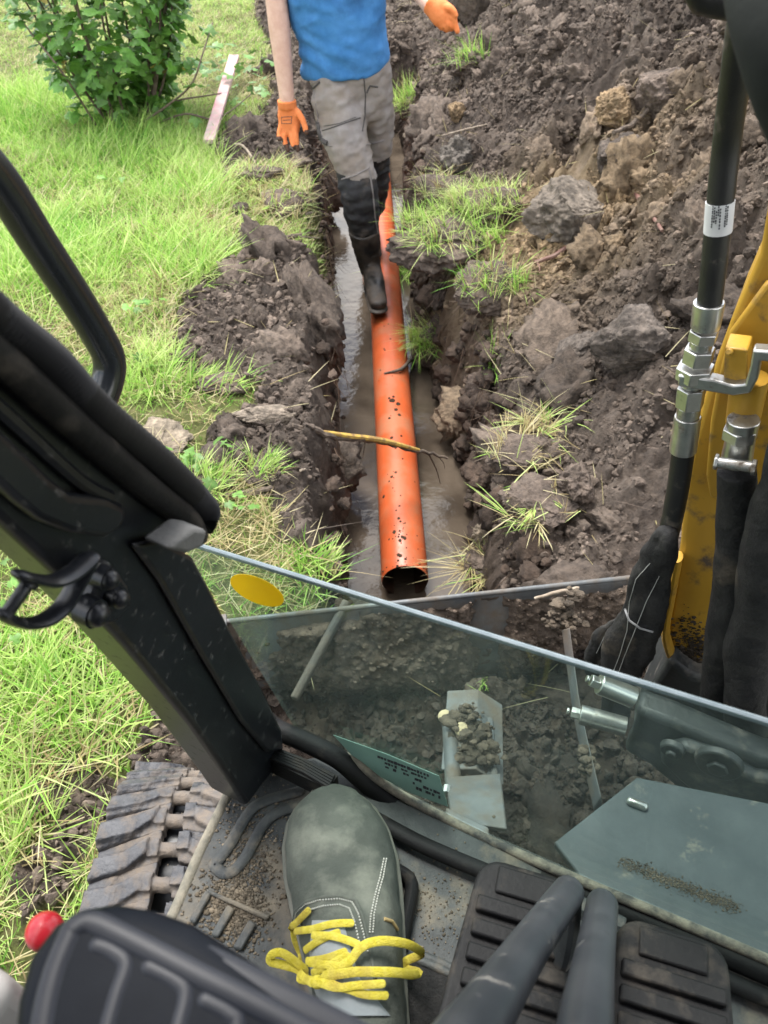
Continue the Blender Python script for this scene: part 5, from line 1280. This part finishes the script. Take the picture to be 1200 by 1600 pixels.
m_ = MB(); m_.tube([Pz(985, 1252, .623), Pz(1006, 1260, .623)], .005, 12, dome=True); m_.build('plate_lug', ZINC, dk)

# ---- boom with hoses
m_ = MB(); m_.prism([C(1.02, .45, 2.15), C(.66, .45, 2.15)] + pn([(1206, 200), (1198, 330), (1186, 400), (1168, 440), (1142, 500), (1120, 560), (1100, 622), (1078, 700), (1068, 760), (1062, 850), (1050, 925), (1041, 985), (1050, 1038), (1092, 1060), (1180, 1070), (1330, 1085), (1400, 300), (1400, 190)], .45), CF * .12)
bm2 = m_.build('boom', YEL, ex, bevel=.008, seg=3)
m_ = MB(); m_.prism(pn([(1142, 512), (1126, 580), (1113, 650), (1106, 735), (1112, 768), (1150, 776), (1300, 766), (1310, 420), (1200, 432)], .449), -CF * .014); m_.build('boom_side_plate', YEL, bm2, bevel=.005, seg=3)
m_ = MB(); m_.tube(pn([(1060, 870), (1050, 925), (1040, 985), (1048, 1020)], .44), (.006, .012), 10, 5, up=CF); m_.build('cast_flange', YEL, bm2)
m_ = MB(); m_.prism(pn([(1141, 520), (1176, 524), (1174, 582), (1138, 578)], .425), -CF * .03); m_.tube([Pn(1141, 550, .395), Pn(1138, 550, .39)], .004, 8); m_.build('valve_block', YEL, bm2, bevel=.003)
m_ = MB(); m_.tube(pn([(1172, 590), (1166, 625), (1160, 660)], .41), [.019, .018, .017], 18, 3); m_.build('pipe_stub', YEL, bm2)
m_ = MB(); m_.prism(pn([(1064, 574), (1120, 582), (1150, 590), (1168, 588), (1176, 560), (1180, 535), (1260, 540), (1260, 556), (1192, 552), (1188, 580), (1176, 602), (1150, 606), (1064, 592)], .40), -CF * .016); m_.build('pipe_bracket', ZINC, bm2, bevel=.002)
hz = lambda a, b_: Pn(a, b_, .40)
m_ = MB(); m_.tube([C(.74, .42, 2.05), C(.66, .36, 1.75), Pn(1185, -120, .34), Pn(1163, 20, .36), Pn(1148, 130, .38), hz(1136, 220), hz(1126, 310), hz(1117, 400), hz(1108, 478)], .0120, 16, 6); ho = m_.build('boom_hose', HOSE, ex)
m_ = MB(); m_.tube([hz(1108, 472), hz(1102, 512)], [.0150, .0142], 20); m_.hexa(hz(1101, 516), hz(1097, 532), .0150); m_.tube([hz(1097, 532), hz(1094, 544)], .0115, 16); m_.hexa(hz(1094, 544), hz(1089, 566), .0160); m_.hexa(hz(1087, 572), hz(1084, 590), .0200)
m_.tube([hz(1083, 590), hz(1081, 604)], .0110, 16); m_.hexa(hz(1081, 604), hz(1077, 634), .0155); m_.tube([hz(1077, 634), hz(1075, 650)], .0125, 16); m_.tube([hz(1075, 650), hz(1067, 704)], [.0142, .0150], 20); m_.build('hose_fitting', ZINC, ho, bevel=.001)
m_ = MB(); m_.tube([hz(1125.5, 314), hz(1121.5, 362)], .0126, 20); hl = m_.build('hose_label', WHITE, ho)
lb = bvh_of(hl.data); m_ = MB(); random.seed(3)
for c_, (xx, y0_, y1_) in enumerate([(1113, 322, 356), (1116, 324, 345), (1119, 330, 350), (1122, 322, 338), (1125, 326, 356), (1133, 320, 356), (1136, 322, 350)]):
    yy = y0_
    while yy < y1_:
        hh = random.uniform(1.2, 3.4); q = [hit(lb, xx + (340 - v_) * .08, v_, .0003) for v_ in (yy, yy + hh)]
        if None not in q: m_.tube(q, .0006, 5)
        yy += hh + random.uniform(1, 2.4)
m_.build('label_print', INK, hl)
m_ = MB(); m_.tube([hz(1068, 700), hz(1058, 770), hz(1040, 850), hz(1012, 930), hz(985, 1000)], .0128, 16, 6); m_.build('lower_hose', HOSE, ho)
def sleeve(pts, rr, seed, off=.385, name='hose_sleeve'):
    m_ = MB(); m_.tube([Pn(a, b_, off) for a, b_ in pts], rr, 40, 10, up=CF, dome=True); me_ = m_.mesh(name)
    v = get_v(me_); nr = get_n(me_); v += nr * (.0075 * fbm(v * np.array([40, 40, 14]), 3, seed) + .003 * (1 - 2 * np.abs(fbm(v * np.array([30, 30, 18]), 2, seed + 3))) + .002 * fbm(v * 90, 2, seed + 1))[:, None]; set_v(me_, v)
    return link(name, me_, FABR, ho), bvh_of(me_)
s1_, sb1 = sleeve([(1044, 838), (1024, 890), (1006, 950), (985, 1010), (965, 1075), (960, 1130)], [(.015, .016), (.022, .017), (.030, .018), (.034, .018), (.030, .016), (.02, .014)], 601)
s2_, sb2 = sleeve([(975, 968), (955, 985), (940, 1010), (925, 1050)], [(.008, .01), (.018, .014), (.020, .014), (.014, .012)], 603, .40)
for bv, pts in ((sb1, [(1016, 880), (994, 905), (984, 940), (980, 985), (966, 1030), (958, 1050)]), (sb1, [(1030, 900), (1010, 940), (992, 985), (976, 1025), (966, 1052)]), (sb2, [(962, 972), (944, 995), (932, 1020)])):
    q = drape(bv, pts, .0006, 6)
    if len(q) > 2: m_ = MB(); m_.tube(q, .0006, 5); m_.build('stitching', STIT, s1_)
q = drape(sb1, [(978, 950), (984, 968), (1000, 980), (1020, 986)], .002, 5)
if len(q) > 2: m_ = MB(); m_.tube(q, .0016, 6); m_.build('cable_tie', mat('grey cable tie', (.22, .22, .22), rough=.4), s1_)
m_ = MB(); m_.tube(pn([(1162, 655), (1156, 690), (1150, 722)], .385), [.0165, .0150, .0165], 20); m_.hexa(Pn(1158, 668, .385), Pn(1155, 684, .385), .0185); m_.tube(pn([(1120, 722), (1176, 730)], .36), .0060, 12); m_.tube([Pn(1116, 721, .36), Pn(1122, 722, .36)], .009, 6); m_.tube([Pn(1174, 730, .36), Pn(1182, 731, .36)], .009, 6)
h2_ = MB(); h2_.tube(pn([(1152, 735), (1150, 800), (1146, 900), (1132, 1000), (1122, 1100), (1120, 1200)], .385), [.020, .021, .023, .026, .026, .024], 24, 10)
hm_ = h2_.mesh('arm_hose'); v = get_v(hm_); nr = get_n(hm_); v += nr * (.005 * fbm(v * np.array([26, 26, 12]), 3, 611))[:, None]; set_v(hm_, v); ah = link('arm_hose', hm_, FABR, ex)
m_.build('hose_clamp', ZINC, ah, bevel=.001)
h3 = MB(); h3.tube(pn([(1285, 600), (1242, 720), (1210, 820), (1190, 930), (1174, 1020), (1165, 1110), (1180, 1220)], .36), [.027, .028, .030, .031, .030, .029, .026], 24, 10)
hm_ = h3.mesh('boom_cover_sleeve'); v = get_v(hm_); nr = get_n(hm_); v += nr * (.007 * fbm(v * np.array([22, 22, 12]), 3, 621))[:, None]; set_v(hm_, v); link('boom_cover_sleeve', hm_, FABR, ex)
bmb = bvh_of(bm2.data); rgb_ = np.random.default_rng(533); pr_, pf2 = lumps(2, 8, 534); vs_ = []; ts_ = []; k2 = 0
for i in range(1500):
    h_ = hit(bmb, 1078 + rgb_.normal(0, 16), 1052 - abs(rgb_.normal(0, 34)), .0002)
    if h_ is None: continue
    vs_.append(pr_[rgb_.integers(0, 8)] * min(.0045, .0010 * (1 - rgb_.random() * .98) ** -.5) * np.array([1.2, .5, 1.2]) + np.array(h_)); ts_.append(pf2 + k2); k2 += len(pr_[0])
me_ = np_mesh('caked_mud', np.concatenate(vs_), tris=np.concatenate(ts_)); col_attr(me_, 'tint', np.repeat(np.array([[.055, .043, .033]]) * rgb_.uniform(.5, 1.5, (len(vs_), 1)), len(pr_[0]), 0)); tag(link('caked_mud', me_, SOILC, bm2), kind='stuff')
m_ = MB(); m_.prism(pn([(1046, 1030), (1080, 1058), (1180, 1066), (1330, 1085), (1400, 1180), (1400, 1300), (1100, 1250), (1010, 1190), (990, 1110)], .42), CF * .16); m_.build('boom_foot', DKST, ex, bevel=.01, seg=3)
# added dark tube standing in for a soft dark blur at upper right
UPB = mat('dark blur sleeve', (.012, .014, .013), (.019, .022, .020), scale=9, spec=.2, rough=.9, bump=.2, bscale=60)
m_ = MB(); m_.tube([C(.78, .44, 1.06), C(.72, .36, 1.12), P(1380, 480, .44), P(1300, 270, .40), P(1235, 90, .37), P(1200, -80, .39), P(1200, -300, .46), C(.86, .44, 2.02)], [.018, .019, .020, .020, .021, .022, .022, .022], 30, 8); m_.build('dark_blur_tube', UPB, ex)
m_ = MB(); m_.box(C(.40, -.55, 2.13), CR * .55, CF * .62, (0, 0, .03)); m_.build('cab_roof', BLKP, ex, bevel=.02)
m_ = MB(); m_.box(C(.40, -1.16, 1.40), CR * .55, CF * .02, (0, 0, .70)); m_.build('rear_light_blocker', BLKP, ex, bevel=.01)  # added unseen opaque panel, keeps sky light and reflections off the cab
m_ = MB(); m_.box(C(.93, -.60, 1.30), CR * .02, CF * .40, (0, 0, .66)); m_.build('side_light_blocker', BLKP, ex, bevel=.01)  # added unseen panel, darkens the cab from its right side
m_ = MB(); m_.box(C(.42, -.95, .92), CR * .25, CF * .22, (0, 0, .10)); m_.box(C(.42, -1.08, 1.30), CR * .24, CF * .06, (0, 0, .32)); m_.build('operator_seat', RUB, ex, bevel=.04, seg=4)

# =================================================================== the operator's leg in the cab
SUEDE = mat('dusty green-grey suede', (.044, .052, .043), (.070, .080, .066), scale=14, rough=.95, dust=(.17, .18, .145), damt=.36, dscale=13, bump=.6, bscale=260, bdist=.002, upw=.9)
SOLE = mat('pale rubber sole', (.09, .095, .078), (.14, .14, .115), scale=20, rough=.8)
LACE = mat('yellow shoelace', (.58, .49, .05), (.66, .57, .10), scale=160, rough=.85, bump=.9, bscale=700, bdist=.002, spec=.08, dust=(.44, .34, .07), damt=.25, dscale=30)
JEAN = mat('grey-blue trouser cloth', (.17, .18, .20), (.24, .25, .27), scale=15, rough=.95, bump=.4, bscale=500, bdist=.001)
TONG = mat('blue-grey shoe tongue', (.20, .225, .23), (.26, .28, .28), scale=20, rough=.9, bump=.4, bscale=400, bdist=.001)
THREAD = mat('pale thread', (.42, .43, .38), rough=.9)
Hh = Vector((-.008, .090, .66)); Tt = Vector((-.063, .394, .66)); sd_ = (Tt - Hh).normalized(); sw_ = sd_.cross(Vector((0, 0, 1))); SL = (Tt - Hh).length
op = empty('person', Hh, 'seated operator showing only one foot, in a dusty suede shoe with yellow laces', 'person')
sS = [0, .02, .06, .15, .3, .45, .6, .72, .82, .90, .95, .98, .995, 1.0]; sW = [.006, .020, .030, .036, .039, .045, .052, .0555, .053, .045, .034, .022, .011, .002]
sH = [.050, .068, .080, .092, .096, .086, .070, .058, .050, .044, .037, .029, .020, .012]
bend = lambda s: .006 * math.sin(s * math.pi)
def shoe_pt(s, th_, k=1.0, dz=0):
    w_ = np.interp(s, sS, sW) * k; h_ = np.interp(s, sS, sH); c, q = math.cos(th_), math.sin(th_)
    return Hh + sd_ * (s * SL) + sw_ * (bend(s) + w_ * math.copysign(abs(c) ** .75, c)) + Vector((0, 0, .012 + h_ * abs(q) ** .8 + dz))
v = []; f = []; NS = 64; NT = 40; ssv = [1 - (1 - i / (NS - 1)) ** 1.6 for i in range(NS)]
for s in ssv:
    for j in range(NT): v.append(shoe_pt(s, math.pi * j / (NT - 1)))
for i in range(NS - 1):
    for j in range(NT - 1): f.append((i * NT + j, i * NT + j + 1, (i + 1) * NT + j + 1, (i + 1) * NT + j))
sme = bpy.data.meshes.new('shoe'); sme.from_pydata([tuple(q) for q in v], [], f); sme.update(); sme.polygons.foreach_set('use_smooth', [True] * len(f))
va = get_v(sme); na = get_n(sme); na *= np.sign(na[:, 2:3] + 1e-6)
toe = np.exp(-(((va - np.array(Pz(522, 1290, .71))) * np.array([1, 1, 0])) ** 2).sum(1) / .022 ** 2)
cr = np.exp(-((va[:, 1] - .300 - .25 * (va[:, 0] + .045) ** 1 * 0) / .006) ** 2) * np.exp(-((va[:, 0] + .042) / .03) ** 2)
dtoe = np.hypot(va[:, 0] - Pz(520, 1300, .71).x, (va[:, 1] - Pz(520, 1300, .71).y) * .85)
ring = np.exp(-((dtoe - .037) / .005) ** 2) * (va[:, 1] > .26)
va += na * (.0016 * toe - .0014 * ring + .0016 * (1 - 2 * np.abs(fbm(np.stack([va[:, 0] * 14, va[:, 1] * 40, va[:, 2] * 10], 1), 2, 705))) * np.exp(-((va[:, 1] - .255) / .03) ** 2) + .0022 * fbm(va * 28, 3, 701) + .0010 * fbm(va * 70, 2, 702) - .004 * cr)[:, None]; set_v(sme, va)
shoe = link('shoe', sme, SUEDE, op)
so = [Hh + sd_ * (s * SL + (.004 if s > .99 else -.004 if s == 0 else 0)) + sw_ * (bend(s) + (np.interp(s, sS, sW) + .0035)) for s in ssv] + [Hh + sd_ * (s * SL + (.004 if s > .99 else 0)) + sw_ * (bend(s) - (np.interp(s, sS, sW) + .0035)) for s in reversed(ssv)]
m_ = MB(); m_.prism([q + Vector((0, 0, .0005)) for q in so], (0, 0, .022)); m_.build('sole', SOLE, shoe, bevel=.003)
shb = bvh_of(sme)
def on_shoe(pts, lift, k=5): return drape(shb, pts, lift, k)
def stitch(pts, lift=.0008):
    q = on_shoe(pts, lift, 14); m_ = MB()
    for i in range(0, len(q) - 1, 2): m_.tube([q[i], q[i + 1]], .0008, 5)
    if m_.v: m_.build('stitching', THREAD, shoe)
stitch([(603, 1342), (598, 1370), (590, 1400), (584, 1430), (582, 1460)]); stitch([(599, 1342), (593, 1372), (585, 1402), (579, 1432), (577, 1460)])
stitch([(460, 1440), (464, 1425), (478, 1413), (500, 1407), (530, 1405), (550, 1410), (560, 1428), (568, 1460), (575, 1490)]); stitch([(470, 1445), (474, 1430), (486, 1421), (505, 1416), (530, 1414), (546, 1420), (554, 1440), (562, 1475)])
stitch([(436, 1370), (440, 1400), (448, 1430)])
def patch(pts, lift, m, name, r):
    q = on_shoe(pts, lift, 8)
    if len(q) > 2: m_ = MB(); m_.tube(q, r, 8); return m_.build(name, m, shoe)
patch([(458, 1448), (462, 1424), (480, 1409), (505, 1402), (535, 1401), (556, 1408), (566, 1430), (576, 1470), (586, 1530)], .0002, SUEDE, 'eyestay_edge', .0018)
patch([(600, 1436), (612, 1440), (620, 1452)], .0006, mat('ochre tab', (.36, .27, .12), rough=.9), 'side_tab', .0016)
# tongue and lacing
tv = []; NR, NC = 26, 13
for i in range(NR):
    a = i / (NR - 1); yy = 1438 + 150 * a; xl_ = np.interp(a, [0, .3, .6, 1], [488, 484, 486, 505]); xr_ = np.interp(a, [0, .3, .6, 1], [536, 548, 562, 610])
    for j in range(NC):
        b_ = j / (NC - 1); tv.append(hit(shb, xl_ + (xr_ - xl_) * b_, yy, .0004 + .0028 * math.sin(math.pi * b_) ** .5 * min(1, a * 6), P(xl_ + (xr_ - xl_) * b_, yy, .66)))
tm_ = bpy.data.meshes.new('tongue'); tm_.from_pydata([tuple(q) for q in tv], [], [(i * NC + j, i * NC + j + 1, (i + 1) * NC + j + 1, (i + 1) * NC + j) for i in range(NR - 1) for j in range(NC - 1)]); tm_.update()
tm_.polygons.foreach_set('use_smooth', [True] * len(tm_.polygons)); link('tongue', tm_, TONG, shoe)
def lace(pts, lifts, r=(.0031, .0006)):
    q = []; n_ = len(pts); K = 5
    L_ = lifts if isinstance(lifts, (list, tuple)) else [lifts] * n_
    pp = catmull([Vector((a, b_, l * 1000)) for (a, b_), l in zip(pts, L_)], K)
    dep = None
    for p in pp:
        h_ = hit(shb, p.x, p.y, p.z / 1000)
        if h_ is None: h_ = P(p.x, p.y, dep if dep else .66)
        else: dep = h_.y * CP - (h_.z - CAMH) * SP
        q.append(h_)
    for _ in range(2): q = [q[0]] + [(q[i - 1] + q[i] * 2 + q[i + 1]) / 4 for i in range(1, len(q) - 1)] + [q[-1]]
    m_ = MB(); m_.tube(q, [r, r], 10, 2, up=(0, -.25, 1), dome=True); m_.build('lace', LACE, shoe)
lace([(470, 1454), (500, 1452), (530, 1449), (551, 1448)], .0060); lace([(486, 1484), (508, 1472), (530, 1463)], .0058); lace([(500, 1464), (530, 1471), (560, 1484)], .0078)
lace([(490, 1500), (515, 1499), (541, 1493)], .0066); lace([(496, 1503), (522, 1510), (548, 1521)], .0080); lace([(500, 1520), (520, 1512), (545, 1500)], .0068)
lace([(488, 1422), (472, 1440), (459, 1452), (463, 1476), (478, 1502), (492, 1522), (508, 1537)], [.004, .006, .009, .010, .010, .011, .012])
lace([(510, 1537), (530, 1528), (548, 1514), (562, 1496), (580, 1486), (604, 1485), (624, 1492), (633, 1505), (629, 1519), (611, 1529), (580, 1531), (550, 1531), (522, 1530)], [.010, .011, .012, .014, .016, .018, .020, .020, .018, .015, .013, .012, .011], (.0037, .0008))
lace([(506, 1534), (486, 1524), (462, 1513), (436, 1506), (422, 1502), (424, 1492), (436, 1488), (450, 1494), (470, 1510), (488, 1524), (500, 1530)], [.010, .011, .012, .013, .014, .015, .015, .014, .013, .012, .011], (.0036, .0008))
lace([(512, 1536), (535, 1547), (562, 1548), (587, 1546)], [.012, .011, .012, .013]); lace([(520, 1536), (545, 1549), (570, 1556), (592, 1558)], [.011, .009, .009, .009]); m_ = MB(); m_.ell(hit(shb, 512, 1536, .010), .006, .0055, .004, 14, 10); m_.build('lace_knot', LACE, shoe)
# leg and trouser cuff (mostly below the picture)
ank = Hh + sd_ * .030 + Vector((0, -.02, .085)); knee = Vector((.03, -.20, 1.12)); hip = Vector((.02, -.55, 1.02))
m_ = MB(); m_.tube([ank, ank * .5 + knee * .5, knee, hip], [.036, .052, .058, .075], 16, 6, dome=True)
link('leg', fuse(m_, .01, 4, 'leg'), SKIN, op)
m_ = MB(); m_.tube([ank + Vector((.010, -.010, .005)), ank + Vector((0, -.03, .06)), ank * .5 + knee * .5, knee, hip], [(.042, .046), (.046, .050), (.066, .070), (.078, .08), (.09, .09)], 24, 8)
jm = m_.mesh('trouser_leg'); v = get_v(jm); nr = get_n(jm); set_v(jm, v + nr * (.005 * fbm(v * 18, 3, 711))[:, None]); link('trouser_leg', jm, JEAN, op)
